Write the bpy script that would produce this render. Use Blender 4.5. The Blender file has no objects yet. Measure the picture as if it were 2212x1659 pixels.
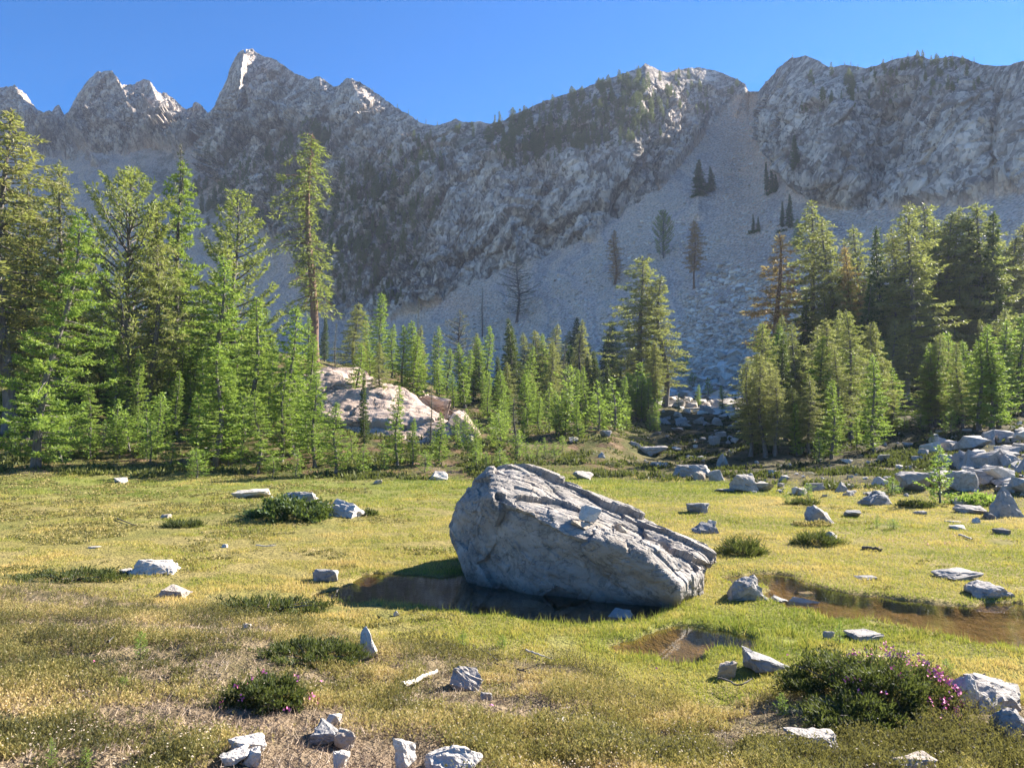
import bpy, bmesh, math, random
import numpy as np
from mathutils import Vector

R = math.radians
S = bpy.context.scene
COL = S.collection

# ------------------------------------------------------------------ camera, sky, sun, exposure
F = 1609.0                       # focal length in pixels of a 2212 px wide frame
CX, CY = 1106.0, 829.5
ZC = 2.2                         # camera height over the meadow
PITCH = math.atan((900.0 - CY) / F)
SUN_AZ, SUN_EL = R(57.0), R(31.0)
SUN_STRENGTH, SKY_STRENGTH, EXPOSURE = 5.0, 0.061, 1.98
HAZE = 0.00021

cam = bpy.data.cameras.new('camera')
cam.sensor_width = 36.0
cam.lens = 36.0 * F / 2212.0
cam.clip_end = 5000.0
cam_o = bpy.data.objects.new('camera', cam)
cam_o.location = (0, 0, ZC)
cam_o.rotation_euler = (R(90) + PITCH, 0, 0)
COL.objects.link(cam_o)
S.camera = cam_o

W = bpy.data.worlds.new('World')
S.world = W
W.use_nodes = True
wn = W.node_tree
sky = wn.nodes.new('ShaderNodeTexSky')
sky.sky_type = 'NISHITA'
sky.sun_disc = False
sky.sun_elevation = SUN_EL
sky.sun_rotation = SUN_AZ
sky.altitude = 2200
sky.air_density = 1.0
sky.dust_density = 0.0
sky.ozone_density = 2.5
bg = wn.nodes['Background']
bg.inputs['Strength'].default_value = SKY_STRENGTH
hs = wn.nodes.new('ShaderNodeHueSaturation')
hs.inputs['Saturation'].default_value = 1.45
hs.inputs['Hue'].default_value = 0.507
wn.links.new(sky.outputs[0], hs.inputs['Color'])
wn.links.new(hs.outputs[0], bg.inputs['Color'])

sd = bpy.data.lights.new('sun', 'SUN')
sd.energy = SUN_STRENGTH
sd.angle = R(0.5)
sd.color = (1.0, 0.93, 0.82)
sun = bpy.data.objects.new('sun', sd)
SV = Vector((math.cos(SUN_EL) * math.sin(SUN_AZ), math.cos(SUN_EL) * math.cos(SUN_AZ), math.sin(SUN_EL)))
sun.rotation_euler = SV.to_track_quat('Z', 'Y').to_euler()
sun.location = (60, 40, 80)
COL.objects.link(sun)

S.view_settings.view_transform = 'Standard'
S.view_settings.look = 'None'
S.view_settings.exposure = EXPOSURE
S.view_settings.gamma = 1.0
S.cycles.max_bounces = 7
S.cycles.transparent_max_bounces = 12
S.cycles.volume_bounces = 0
S.cycles.use_denoising = True

# ------------------------------------------------------------------ helpers: photo frame <-> world
_c, _s = math.cos(PITCH), math.sin(PITCH)


def ue(px, py):
    """slopes u = x/y and e = (z - ZC)/y of the sight line through a frame point"""
    a = (np.asarray(px, float) - CX) / F
    b = (CY - np.asarray(py, float)) / F
    k = _c - b * _s
    return a / k, (b * _c + _s) / k


def pxpy(x, y, z):
    dz = z - ZC
    fw = y * _c + dz * _s
    up = -y * _s + dz * _c
    return CX + F * x / fw, CY - F * up / fw


def at(px, py, Y):
    u, e = ue(px, py)
    return Vector((float(u * Y), float(Y), float(ZC + e * Y)))


# ------------------------------------------------------------------ noise
_rng = np.random.default_rng(7)
_P = _rng.permutation(256)
_P = np.concatenate([_P, _P, _P])
_G = _rng.normal(size=(256, 3))
_G /= np.linalg.norm(_G, axis=1)[:, None]


def perlin(p, seed=0):
    p = p + seed * 17.31
    i = np.floor(p).astype(np.int64)
    f = p - i
    i &= 255
    w = f * f * f * (f * (f * 6 - 15) + 10)
    out = 0
    for dx in (0, 1):
        wx = w[:, 0] if dx else 1 - w[:, 0]
        for dy in (0, 1):
            wy = w[:, 1] if dy else 1 - w[:, 1]
            for dz in (0, 1):
                wz = w[:, 2] if dz else 1 - w[:, 2]
                g = _G[_P[_P[_P[(i[:, 0] + dx) & 255] + ((i[:, 1] + dy) & 255)] + ((i[:, 2] + dz) & 255)]]
                out = out + wx * wy * wz * (g[:, 0] * (f[:, 0] - dx) + g[:, 1] * (f[:, 1] - dy) + g[:, 2] * (f[:, 2] - dz))
    return out * 1.5


def fbm(p, o=4, seed=0, gain=0.5):
    a, r = 1.0, 0
    for k in range(o):
        r = r + a * perlin(p, seed + k)
        p = p * 2.07
        a *= gain
    return r


def ridged(p, o=4, seed=0, gain=0.5):
    a, r = 1.0, 0
    for k in range(o):
        r = r + a * (1 - 2 * np.abs(perlin(p, seed + k)))
        p = p * 2.13
        a *= gain
    return r


def facets(p, seed=0):
    """broken rock: every cell of a scattering is a plane tilted its own way; second value is 0 on the joints"""
    i = np.floor(p).astype(np.int64)
    f = p - i
    d1 = np.full(len(p), 9.0)
    d2 = np.full(len(p), 9.0)
    h1 = np.zeros(len(p))
    tone = np.zeros(len(p))
    for dx in (-1, 0, 1):
        for dy in (-1, 0, 1):
            for dz in (-1, 0, 1):
                h = _P[_P[_P[(i[:, 0] + dx + seed) & 255] + ((i[:, 1] + dy) & 255)] + ((i[:, 2] + dz) & 255)]
                r = np.stack([dx - f[:, 0], dy - f[:, 1], dz - f[:, 2]], 1) + _G[h] * 0.28 + 0.5
                d = np.sqrt((r * r).sum(1))
                m = d < d1
                d2 = np.where(m, d1, np.minimum(d2, d))
                h1 = np.where(m, (r * _G[(h * 7 + 13) & 255]).sum(1) + (h / 255.0 - 0.5) * 0.9, h1)
                tone = np.where(m, h / 255.0, tone)
                d1 = np.where(m, d, d1)
    return h1, np.clip((d2 - d1) / 0.16, 0, 1), tone


def sstep(a, b, x):
    t = np.clip((x - a) / (b - a), 0, 1)
    return t * t * (3 - 2 * t)


def blur(a, n, axis):
    for _ in range(3):
        k = np.ones(2 * n + 1) / (2 * n + 1)
        pad = [(0, 0)] * a.ndim
        pad[axis] = (n, n)
        b = np.pad(a, pad, mode='edge')
        a = np.apply_along_axis(lambda v: np.convolve(v, k, mode='valid'), axis, b)
    return a


# ------------------------------------------------------------------ helpers: meshes and tags
def mesh_np(name, V, faces, mats=(), midx=None, attrs=None, smooth=False):
    """V n x 3; faces: list of int arrays (each m x 3 or m x 4)"""
    me = bpy.data.meshes.new(name)
    faces = [f for f in faces if len(f)]
    tot = sum(f.size for f in faces)
    nf = sum(len(f) for f in faces)
    me.vertices.add(len(V))
    me.vertices.foreach_set('co', np.ascontiguousarray(V, np.float32).ravel())
    me.loops.add(tot)
    me.loops.foreach_set('vertex_index', np.concatenate([f.ravel() for f in faces]).astype(np.int32))
    me.polygons.add(nf)
    sizes = np.concatenate([np.full(len(f), f.shape[1]) for f in faces])
    me.polygons.foreach_set('loop_start', np.concatenate([[0], np.cumsum(sizes)[:-1]]).astype(np.int32))
    if midx is not None:
        me.polygons.foreach_set('material_index', np.asarray(midx, np.int32))
    me.polygons.foreach_set('use_smooth', np.full(nf, smooth))
    me.update(calc_edges=True)
    for k, v in (attrs or {}).items():
        a = me.attributes.new(k, 'FLOAT', 'POINT')
        a.data.foreach_set('value', np.ascontiguousarray(v, np.float32))
    for m in mats:
        me.materials.append(m)
    return me


def link(name, me, parent=None, loc=(0, 0, 0), rot=(0, 0, 0), sc=(1, 1, 1)):
    o = bpy.data.objects.new(name, me)
    o.location, o.rotation_euler, o.scale = loc, rot, sc
    if parent:
        o.parent = parent
    COL.objects.link(o)
    return o


def tag(o, label=None, cat=None, group=None, kind=None):
    if label:
        o['label'] = label
    if cat:
        o['category'] = cat
    if group:
        o['group'] = group
    if kind:
        o['kind'] = kind
    return o


def grid_faces(nr, nc):
    i = np.arange(nr * nc).reshape(nr, nc)
    return np.stack([i[:-1, :-1], i[:-1, 1:], i[1:, 1:], i[1:, :-1]], -1).reshape(-1, 4)


# ------------------------------------------------------------------ helpers: materials
class NT:
    def __init__(s, name):
        s.m = bpy.data.materials.new(name)
        s.m.use_nodes = True
        s.t = s.m.node_tree
        s.t.nodes.clear()
        s.out = s.t.nodes.new('ShaderNodeOutputMaterial')

    def n(s, typ, ins=None, **props):
        nd = s.t.nodes.new(typ)
        for k, v in props.items():
            setattr(nd, k, v)
        for k, v in (ins or {}).items():
            if isinstance(v, bpy.types.NodeSocket):
                s.t.links.new(v, nd.inputs[k])
            else:
                nd.inputs[k].default_value = v
        return nd

    def pos(s, scale=(1, 1, 1), rot=(0, 0, 0), obj=False):
        c = s.n('ShaderNodeTexCoord').outputs['Object'] if obj else s.n('ShaderNodeNewGeometry').outputs['Position']
        return s.n('ShaderNodeMapping', {'Vector': c, 'Scale': scale, 'Rotation': rot}).outputs[0]

    def noise(s, vec, scale, detail=4, rough=0.55, dist=0.0):
        return s.n('ShaderNodeTexNoise', {'Vector': vec, 'Scale': scale, 'Detail': detail, 'Roughness': rough, 'Distortion': dist}).outputs['Fac']

    def vor(s, vec, scale, feature='F1', rnd=1.0):
        return s.n('ShaderNodeTexVoronoi', {'Vector': vec, 'Scale': scale, 'Randomness': rnd}, feature=feature)

    def ramp(s, fac, stops, interp='LINEAR'):
        nd = s.n('ShaderNodeValToRGB', {'Fac': fac})
        el = nd.color_ramp.elements
        nd.color_ramp.interpolation = interp
        while len(el) < len(stops):
            el.new(0.5)
        for e, (p, c) in zip(el, stops):
            e.position = p
            e.color = (*c, 1) if not isinstance(c, (int, float)) else (c, c, c, 1)
        return nd.outputs['Color']

    def mix(s, fac, a, b, mode='MIX'):
        nd = s.n('ShaderNodeMix', data_type='RGBA', blend_type=mode)
        for k, v in ((0, fac), (6, a), (7, b)):
            if isinstance(v, bpy.types.NodeSocket):
                s.t.links.new(v, nd.inputs[k])
            elif k == 0:
                nd.inputs[0].default_value = v
            else:
                nd.inputs[k].default_value = (*v, 1)
        return nd.outputs[2]

    def math(s, op, a, b=0.0, c=None, clamp=False):
        nd = s.n('ShaderNodeMath', operation=op, use_clamp=clamp)
        for k, v in enumerate((a, b) if c is None else (a, b, c)):
            if isinstance(v, bpy.types.NodeSocket):
                s.t.links.new(v, nd.inputs[k])
            else:
                nd.inputs[k].default_value = v
        return nd.outputs[0]

    def attr(s, name):
        return s.n('ShaderNodeAttribute', attribute_name=name).outputs['Fac']

    def bump(s, h, strength=0.5, dist=0.1, normal=None):
        ins = {'Height': h, 'Strength': strength, 'Distance': dist}
        if normal:
            ins['Normal'] = normal
        return s.n('ShaderNodeBump', ins).outputs[0]

    def bsdf(s, col, rough=0.9, normal=None, spec=0.25):
        ins = {'Base Color': col if isinstance(col, bpy.types.NodeSocket) else (*col, 1), 'Roughness': rough, 'Specular IOR Level': spec}
        if normal:
            ins['Normal'] = normal
        return s.n('ShaderNodeBsdfPrincipled', ins).outputs[0]

    def done(s, sh):
        s.t.links.new(sh, s.out.inputs['Surface'])
        return s.m


def mat_rock(name, light, dark, stain, obj=True, sc=1.0, lichen=0.0):
    n = NT(name)
    p = n.pos(obj=obj)
    rnd = n.n('ShaderNodeObjectInfo').outputs['Random']
    f1 = n.noise(p, 3.0 * sc, 6, 0.65)
    f2 = n.noise(p, 18.0 * sc, 5, 0.7)
    c = n.mix(n.ramp(f1, [(0.35, 0.0), (0.65, 1.0)]), dark, light)
    c = n.mix(n.ramp(f2, [(0.50, 0.0), (0.72, 0.7)]), c, stain)
    c = n.mix(n.ramp(n.noise(p, 6.5 * sc, 5, 0.75, 0.3), [(0.50, 0.0), (0.64, 0.45)]), c, (0.16, 0.145, 0.125))
    speck = n.vor(p, 55.0 * sc).outputs['Distance']
    c = n.mix(n.ramp(speck, [(0.0, 0.5), (0.3, 0.0)]), c, (0.06, 0.06, 0.06))
    if lichen:
        l = n.noise(p, 9.0 * sc, 6, 0.75, 0.4)
        c = n.mix(n.ramp(l, [(0.52, 0.0), (0.62, lichen)]), c, (0.07, 0.075, 0.07))
    c = n.mix(n.math('MULTIPLY', rnd, 0.35), c, (0.30, 0.29, 0.28))
    h = n.math('ADD', n.math('MULTIPLY', f2, 0.6), n.noise(p, 60 * sc, 3))
    return n.done(n.bsdf(c, 0.85, n.bump(h, 0.55, 0.03 / sc)))


def mat_foliage(name, a, b, dry, trans=0.35, dryamt=0.25):
    n = NT(name)
    t = n.attr('tint')
    rnd = n.n('ShaderNodeObjectInfo').outputs['Random']
    c = n.mix(t, a, b)
    c = n.mix(n.math('MULTIPLY', n.math('POWER', rnd, 2.0), dryamt), c, dry)
    n1 = n.noise(n.pos(obj=True), 1.3, 3)
    c = n.mix(n.ramp(n1, [(0.4, 0.0), (0.7, 0.35)]), c, dry)
    d = n.bsdf(c, 0.55, spec=0.3)
    tr = n.n('ShaderNodeBsdfTranslucent', {'Color': n.mix(0.5, c, (0.28, 0.36, 0.05))}).outputs[0]
    return n.done(n.n('ShaderNodeMixShader', {0: trans, 1: d, 2: tr}).outputs[0])


def mat_bark(name, a, b):
    n = NT(name)
    f = n.noise(n.pos((14, 14, 2.5), obj=True), 1.0, 5, 0.7)
    return n.done(n.bsdf(n.ramp(f, [(0.3, a), (0.7, b)]), 0.9, n.bump(f, 0.8, 0.03)))


M = {}
M['granite'] = mat_rock('pale_granite', (0.50, 0.44, 0.38), (0.34, 0.305, 0.27), (0.20, 0.18, 0.16), lichen=0.35)
M['white_rock'] = mat_rock('white_rock', (0.72, 0.65, 0.56), (0.54, 0.48, 0.41), (0.34, 0.29, 0.23))
M['grey_rock'] = mat_rock('grey_rock', (0.38, 0.36, 0.34), (0.23, 0.22, 0.21), (0.12, 0.12, 0.12), lichen=0.6)
M['tan_rock'] = mat_rock('tan_rock', (0.52, 0.43, 0.33), (0.36, 0.29, 0.22), (0.20, 0.16, 0.12))
M['dark_rock'] = mat_rock('dark_rock', (0.17, 0.14, 0.11), (0.09, 0.075, 0.06), (0.05, 0.045, 0.04))
M['larch'] = mat_foliage('larch_needles', (0.11, 0.21, 0.03), (0.27, 0.39, 0.07), (0.30, 0.33, 0.08), 0.5)
M['olive'] = mat_foliage('olive_needles', (0.13, 0.15, 0.045), (0.32, 0.31, 0.11), (0.36, 0.29, 0.13), 0.45, 0.5)
M['fir'] = mat_foliage('fir_needles', (0.022, 0.055, 0.018), (0.06, 0.11, 0.03), (0.09, 0.10, 0.04), 0.25)
M['pine'] = mat_foliage('pine_needles', (0.11, 0.16, 0.035), (0.30, 0.32, 0.09), (0.30, 0.27, 0.10), 0.45)
M['brown'] = mat_foliage('brown_needles', (0.30, 0.15, 0.06), (0.54, 0.29, 0.13), (0.42, 0.30, 0.16), 0.35)
M['greytwig'] = mat_foliage('grey_twigs', (0.08, 0.08, 0.06), (0.20, 0.19, 0.13), (0.16, 0.15, 0.10), 0.2)
M['mount_tree'] = mat_foliage('distant_needles', (0.04, 0.08, 0.025), (0.12, 0.16, 0.045), (0.15, 0.16, 0.05), 0.2, 0.4)
M['bark'] = mat_bark('grey_bark', (0.06, 0.05, 0.045), (0.22, 0.20, 0.18))
M['redbark'] = mat_bark('reddish_bark', (0.10, 0.06, 0.04), (0.27, 0.17, 0.115))
M['deadwood'] = mat_bark('bleached_wood', (0.42, 0.36, 0.30), (0.68, 0.62, 0.54))
M['darkwood'] = mat_bark('dark_dead_wood', (0.05, 0.045, 0.04), (0.13, 0.11, 0.10))

# ------------------------------------------------------------------ the mountain: skyline and slopes
SKY = [(-900, 330), (-500, 240), (-250, 225), (-100, 215), (-30, 198), (0, 192), (30, 183), (55, 205), (75, 235), (95, 250), (113, 253), (120, 232),
       (127, 226), (134, 242), (139, 251), (150, 248), (170, 212), (200, 172), (215, 160), (246, 158), (256, 172), (263, 186), (285, 188),
       (300, 180), (315, 175), (327, 178), (340, 200), (360, 205), (385, 225), (405, 240), (415, 232), (425, 221), (438, 230), (452, 247),
       (465, 235), (485, 200), (500, 160), (511, 125), (520, 113), (545, 112), (558, 121), (600, 132), (640, 160), (670, 174), (690, 168),
       (725, 192), (735, 182), (750, 168), (775, 178), (800, 195), (830, 215), (860, 235), (890, 252), (905, 264), (940, 273), (960, 268),
       (985, 258), (1000, 266), (1040, 264), (1060, 271), (1090, 262), (1130, 241), (1200, 212), (1280, 185), (1340, 163), (1385, 146),
       (1395, 136), (1420, 152), (1440, 157), (1480, 149), (1510, 145), (1540, 153), (1580, 166), (1610, 182), (1618, 199), (1641, 198),
       (1660, 173), (1680, 151), (1705, 129), (1740, 120), (1770, 133), (1790, 146), (1830, 142), (1870, 149), (1900, 139), (1940, 127),
       (1985, 119), (2010, 130), (2050, 122), (2090, 129), (2120, 140), (2150, 144), (2180, 142), (2212, 132), (2300, 132), (2450, 120),
       (2700, 90), (3000, 50), (3300, 10), (3600, 0), (3900, 60), (4300, 250)]  # past the right edge: unseen ridge, height shaped to let the sun through
BASE_PY = [(-900, 720), (0, 745), (300, 770), (600, 790), (900, 850), (1300, 870), (1700, 870), (2212, 850), (3000, 840), (4300, 840)]
BASE_R = [(-900, 400), (0, 335), (480, 255), (900, 182), (1300, 142), (1700, 116), (2212, 97), (2450, 130), (3000, 210), (4300, 260)]  # unseen right end set back so its shadow misses the grove
# lower edge of the cliffs: below it scree, above it rock
CLIFF = [(-900, 420), (0, 330), (140, 330), (320, 330), (440, 300), (480, 400), (560, 480), (630, 540), (660, 650), (800, 690), (880, 690), (930, 655), (1000, 620),
         (1100, 585), (1250, 520), (1380, 440), (1470, 350), (1540, 260), (1600, 205), (1636, 205), (1645, 300), (1690, 390), (1765, 437), (1850, 450),
         (1935, 430), (1990, 440), (2037, 445), (2120, 430), (2212, 415), (2500, 450), (3000, 600), (4300, 700)]

_pxs = np.concatenate([np.arange(-900, -90, 12.0), np.arange(-90, 2320, 2.1), np.arange(2325, 4300, 16.0)])
NR = 430
_rows = np.linspace(0, 1, NR) ** 0.92


def itab(tab, x):
    t = np.array(tab, float)
    return np.interp(x, t[:, 0], t[:, 1])


def build_mountain():
    px = _pxs
    nc = len(px)
    skyl = itab(SKY, px)
    jag = np.stack([px / 9.0, 0 * px, 0 * px + 3.3], 1)
    rocky = np.where(px < 900, 1.0, 0.45)
    skyl = skyl - 2.4 * rocky * fbm(jag, 3, 11, 0.6)
    base = itab(BASE_PY, px) + 25
    sks = blur(skyl[None, :], 30, 1)[0]
    PY = base[None, :] + (sks - base)[None, :] * _rows[:, None] + (skyl - sks)[None, :] * sstep(0.80, 1.0, _rows)[:, None]
    PX = np.broadcast_to(px, PY.shape)
    u, e = ue(PX, PY)
    q = np.sqrt(1 + u * u)
    er = e / q
    wob = 16 * fbm(np.stack([PX.ravel() / 60, PY.ravel() / 60, 0 * PX.ravel()], 1), 4, 3).reshape(PX.shape)
    cl = itab(CLIFF, px)[None, :]
    cliff = sstep(-9, 9, cl - (PY + wob * np.interp(px, [850, 1000], [2.6, 1.0])[None, :]))
    slope = np.interp(px, [0, 900, 1500, 2300], [0.82, 0.76, 0.68, 0.68])[None, :] * (1 - cliff) + 1.4 * cliff
    bandn = fbm(np.stack([PX.ravel() / 130, PY.ravel() / 45, 0 * PX.ravel() + 9], 1), 3, 5).reshape(PX.shape)
    slope = slope * (1 + 0.35 * cliff * bandn)
    slope = np.maximum(slope, er + 0.12)
    slope = np.where(px[None, :] > 2250, np.maximum(slope, er + 0.5), slope)
    lr = np.zeros_like(er)
    de = np.diff(er, axis=0)
    sm = 0.5 * (slope[1:] + slope[:-1])
    em = 0.5 * (er[1:] + er[:-1])
    lr[1:] = np.cumsum(de / (sm - em), axis=0)
    lr = blur(lr, 34, 1)
    lr = blur(lr, 2, 0)
    rr = itab(BASE_R, px)[None, :] * np.exp(lr)
    # spurs and gullies: (px0, py0, px1, py1, width px, metres towards the camera at the ridge line)
    spurs = [(528, 108, 505, 260, 20, 24), (505, 250, 470, 420, 60, 10), (245, 150, 300, 270, 26, 12), (322, 172, 350, 250, 16, 8), (30, 180, 60, 260, 25, 9),
             (690, 165, 700, 240, 20, 7), (755, 165, 790, 250, 26, 9), (990, 385, 935, 640, 45, 12), (1075, 335, 1120, 560, 55, 10), (1230, 300, 1270, 520, 40, 6),
             (1400, 140, 1350, 430, 70, 12), (1610, 185, 1590, 250, 14, 6), (1700, 130, 1660, 300, 40, 8), (1800, 190, 1775, 430, 75, 20), (1960, 410, 2090, 190, 60, 9),
             (1930, 180, 1935, 400, 60, -18), (1628, 205, 1600, 420, 40, -10), (850, 330, 830, 650, 60, -10), (610, 150, 640, 330, 30, -6), (1160, 300, 1190, 590, 22, -6),
             (2150, 180, 2200, 430, 50, -10), (420, 240, 470, 420, 22, -8), (2060, 440, 2010, 560, 50, 3), (1510, 410, 1505, 470, 16, 5)]
    push = np.zeros_like(rr)
    for (x0, y0, x1, y1, w, a) in spurs:
        dx, dy = x1 - x0, y1 - y0
        L2 = dx * dx + dy * dy
        t = np.clip(((PX - x0) * dx + (PY - y0) * dy) / L2, -0.15, 1.15)
        d = np.hypot(PX - x0 - t * dx, PY - y0 - t * dy)
        fade = np.clip((1.15 - np.abs(t - 0.5) * 2) / 0.5, 0, 1)
        push += a * (np.exp(-np.abs(d + wob * 0.25) / w) if a > 0 else np.exp(-(d / w) ** 2)) * fade
    rr = rr - push * rr / 260.0
    Y = rr / q
    P = np.stack([u * Y, Y, ZC + e * Y], -1)
    # real relief, in world coordinates, along the surface normal
    du = np.gradient(P, axis=1)
    dv = np.gradient(P, axis=0)
    N = np.cross(du, dv)
    N /= np.linalg.norm(N, axis=2)[..., None] + 1e-9
    N = blur(N, 3, 1)
    Q = P.reshape(-1, 3)
    rot = np.array([[0.80, 0.20, -0.56], [-0.24, 0.97, 0.0], [0.54, 0.13, 0.83]])   # dipping strata
    D = Q @ rot.T
    sc = (rr / 220.0).ravel()
    c = cliff.ravel()
    wq = np.stack([fbm(Q / 14, 3, 31), fbm(Q / 14, 3, 32), fbm(Q / 14, 3, 33)], 1)
    a = 1.6 * ridged(D * [1 / 30, 1 / 30, 1 / 70], 2, 21)
    h1, j1, tn = facets(D * [1 / 17.0, 1 / 17.0, 1 / 44.0] + 0.10 * wq, 5)
    a += 4.6 * h1 + 0.5 * j1
    tone, joint = 0.2 * tn + 0.05, j1 * 1.0
    h1, j1, tn = facets(D * [1 / 6.5, 1 / 6.5, 1 / 17.0] + 0.10 * wq, 9)
    a += 2.7 * h1 + 0.4 * j1
    tone, joint = tone + 0.35 * tn, np.minimum(joint, 0.25 + 0.75 * j1)
    h1, j1, tn = facets(D * [1 / 2.6, 1 / 2.6, 1 / 6.0] + 0.12 * wq, 13)
    a += 1.5 * h1 + 0.25 * j1
    tone = tone + 0.35 * tn
    joint = np.minimum(joint, 0.35 + 0.65 * j1)
    h1, j1, tn = facets(D * [1 / 1.3, 1 / 1.3, 1 / 2.6], 17)
    a += 0.65 * h1
    tone = tone + 0.35 * (tn - 0.5)
    t = 1.1 * fbm(Q / 30, 3, 61) + 0.25 * fbm(Q / 3.0, 2, 62)
    amp = (c * a * np.broadcast_to(np.interp(px, [880, 1000], [1.0, 0.75])[None, :], PY.shape).ravel() + (1 - c) * t) * sc
    edge = np.broadcast_to((0.12 + 0.88 * sstep(1.0, 0.84, _rows))[:, None], PY.shape).ravel()
    fadeb = np.broadcast_to(sstep(0.0, 0.08, _rows)[:, None], PY.shape).ravel()
    Q = Q + N.reshape(-1, 3) * (amp * edge * fadeb)[:, None]
    P = Q.reshape(PY.shape + (3,))
    # the far side, so that the ridge is solid
    rad = P[-1, :, :2] / np.linalg.norm(P[-1, :, :2], axis=1)[:, None]
    back = []
    for dist, drop in ((6, 3), (25, 20), (80, 75), (160, 170)):
        b = P[-1].copy()
        b[:, :2] += rad * dist
        b[:, 2] -= drop
        back.append(b)
    A = np.concatenate([P, np.array(back)], 0)
    nr = A.shape[0]
    cl2 = np.concatenate([cliff, np.ones((4, nc))], 0)
    shade = np.concatenate([sstep(0, 1, np.exp(-((PX - 830) / 130.0) ** 2 - ((PY - 520) / 150.0) ** 2)), np.zeros((4, nc))], 0)  # own darker tone of the overgrown rock beside the pale cliff
    warm = np.exp(-((PX - 1585 - (PY - 300) * 0.1) / 70.0) ** 2) * sstep(720, 500, PY) + 0.8 * np.exp(-((PX - 1000) / 60.0) ** 2 - ((PY - 660) / 30.0) ** 2) + 0.6 * np.exp(-((PX - 430) / 260.0) ** 2 - ((PY - 330) / 90.0) ** 2)
    warm = np.concatenate([np.clip(warm, 0, 1), np.zeros((4, nc))], 0)
    st = fbm(np.stack([PX.ravel() / 47 + 1.3 * fbm(Q / 25, 3, 66), rr.ravel() / 70, 0 * PX.ravel()], 1), 4, 67, 0.6).reshape(PX.shape)
    global m_streak, m_tone, m_joint, m_pale, m_veg
    z4 = np.zeros((4, nc))
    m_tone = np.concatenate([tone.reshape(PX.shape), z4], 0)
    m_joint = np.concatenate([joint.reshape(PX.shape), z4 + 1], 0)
    m_pale = np.concatenate([np.exp(-((PX - 1080) / 160.0) ** 2 - ((PY - 500) / 130.0) ** 2), z4], 0)
    m_veg = np.concatenate([np.clip(np.exp(-((PX - 1180) / 260.0) ** 2 - ((PY - 290) / 70.0) ** 2) + np.exp(-((PX - 800) / 140.0) ** 2 - ((PY - 500) / 130.0) ** 2) + 0.9 * np.exp(-((PX - 480) / 260.0) ** 2 - ((PY - 420) / 120.0) ** 2) + 0.5 * np.exp(-((PX - 1950) / 200.0) ** 2 - ((PY - 160) / 40.0) ** 2), 0, 1), z4], 0)
    m_streak = np.concatenate([np.clip(0.5 + 0.9 * st, 0, 1), np.zeros((4, nc))], 0)
    return P, A, nr, nc, cl2, shade, warm


MP, MA, m_nr, m_nc, m_cl, m_dk, m_wm = build_mountain()


def mountain_at(px, py):
    c = int(np.clip(np.searchsorted(_pxs, px), 0, len(_pxs) - 1))
    col = MP[:, c]
    _, pys = pxpy(col[:, 0], col[:, 1], col[:, 2])
    k = int(np.argmin(np.abs(pys - py)))
    return Vector(col[k].tolist())


n = NT('mountain_rock')
pp = n.pos()
pr = n.pos((1, 1, 0.5), (0.15, 0.55, 0.2))
big = n.noise(pp, 0.018, 5, 0.6)
mid = n.noise(pr, 0.16, 7, 0.68, 0.5)
fine = n.noise(pr, 0.9, 5, 0.7)
ps = n.pos((1.0, 1.0, 0.30), (0.45, -0.75, 0.0))
strk = n.noise(ps, 0.5, 5, 0.68)
l2 = n.math('ABSOLUTE', n.math('SUBTRACT', n.noise(ps, 0.16, 3, 0.5), 0.5))
crk = n.math('MINIMUM', n.attr('joint'), n.ramp(l2, [(0.0, 0.2), (0.02, 1.0)]))
cl = n.mix(n.ramp(n.attr('tone'), [(0.22, 0.0), (0.78, 1.0)]), (0.25, 0.205, 0.18), (0.74, 0.60, 0.49))
cl = n.mix(n.ramp(mid, [(0.35, 0.45), (0.6, 0.0)]), cl, (0.19, 0.18, 0.17))
cl = n.mix(n.ramp(n.noise(pr, 0.07, 5, 0.7), [(0.50, 0.0), (0.66, 0.55)]), cl, (0.50, 0.36, 0.23))
cl = n.mix(n.math('MULTIPLY', n.attr('pale'), 0.5), cl, (0.62, 0.55, 0.46))
cl = n.mix(n.ramp(strk, [(0.34, 0.7), (0.46, 0.0)]), cl, (0.11, 0.105, 0.105))
cl = n.mix(n.ramp(fine, [(0.55, 0.0), (0.8, 0.6)]), cl, (0.66, 0.61, 0.56))
cl = n.mix(n.math('MULTIPLY', n.math('SUBTRACT', 1.0, crk), 0.7), cl, (0.05, 0.048, 0.05))
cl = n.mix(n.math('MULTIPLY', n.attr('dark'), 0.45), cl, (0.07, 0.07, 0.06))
b1 = n.n('ShaderNodeSeparateColor', {0: n.vor(n.pos((1, 1, 0.55), (0.4, -0.6, 0.2)), 0.62).outputs['Color']}).outputs[0]
b2 = n.n('ShaderNodeSeparateColor', {0: n.vor(n.pos((1, 1, 0.6), (0.2, -0.5, 0.6)), 1.5).outputs['Color']}).outputs[0]
cl = n.mix(n.ramp(b1, [(0.0, 0.62), (0.42, 0.0)]), cl, (0.085, 0.08, 0.08))
cl = n.mix(n.ramp(b1, [(0.62, 0.0), (1.0, 0.6)]), cl, (0.74, 0.64, 0.54))
cl = n.mix(n.ramp(b2, [(0.0, 0.6), (0.35, 0.0)]), cl, (0.09, 0.085, 0.085))
cl = n.mix(n.ramp(b2, [(0.65, 0.0), (1.0, 0.45)]), cl, (0.74, 0.66, 0.57))
plants = n.math('MULTIPLY', n.ramp(n.noise(n.pos((1, 1, 1.6)), 0.16, 6, 0.75), [(0.50, 0.0), (0.56, 1.0)]), n.attr('veg'))
cl = n.mix(plants, cl, (0.045, 0.06, 0.025))
ta = n.mix(n.ramp(n.noise(pp, 0.05, 5, 0.65), [(0.38, 0.0), (0.62, 1.0)]), (0.50, 0.365, 0.29), (0.68, 0.50, 0.40))
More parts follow.
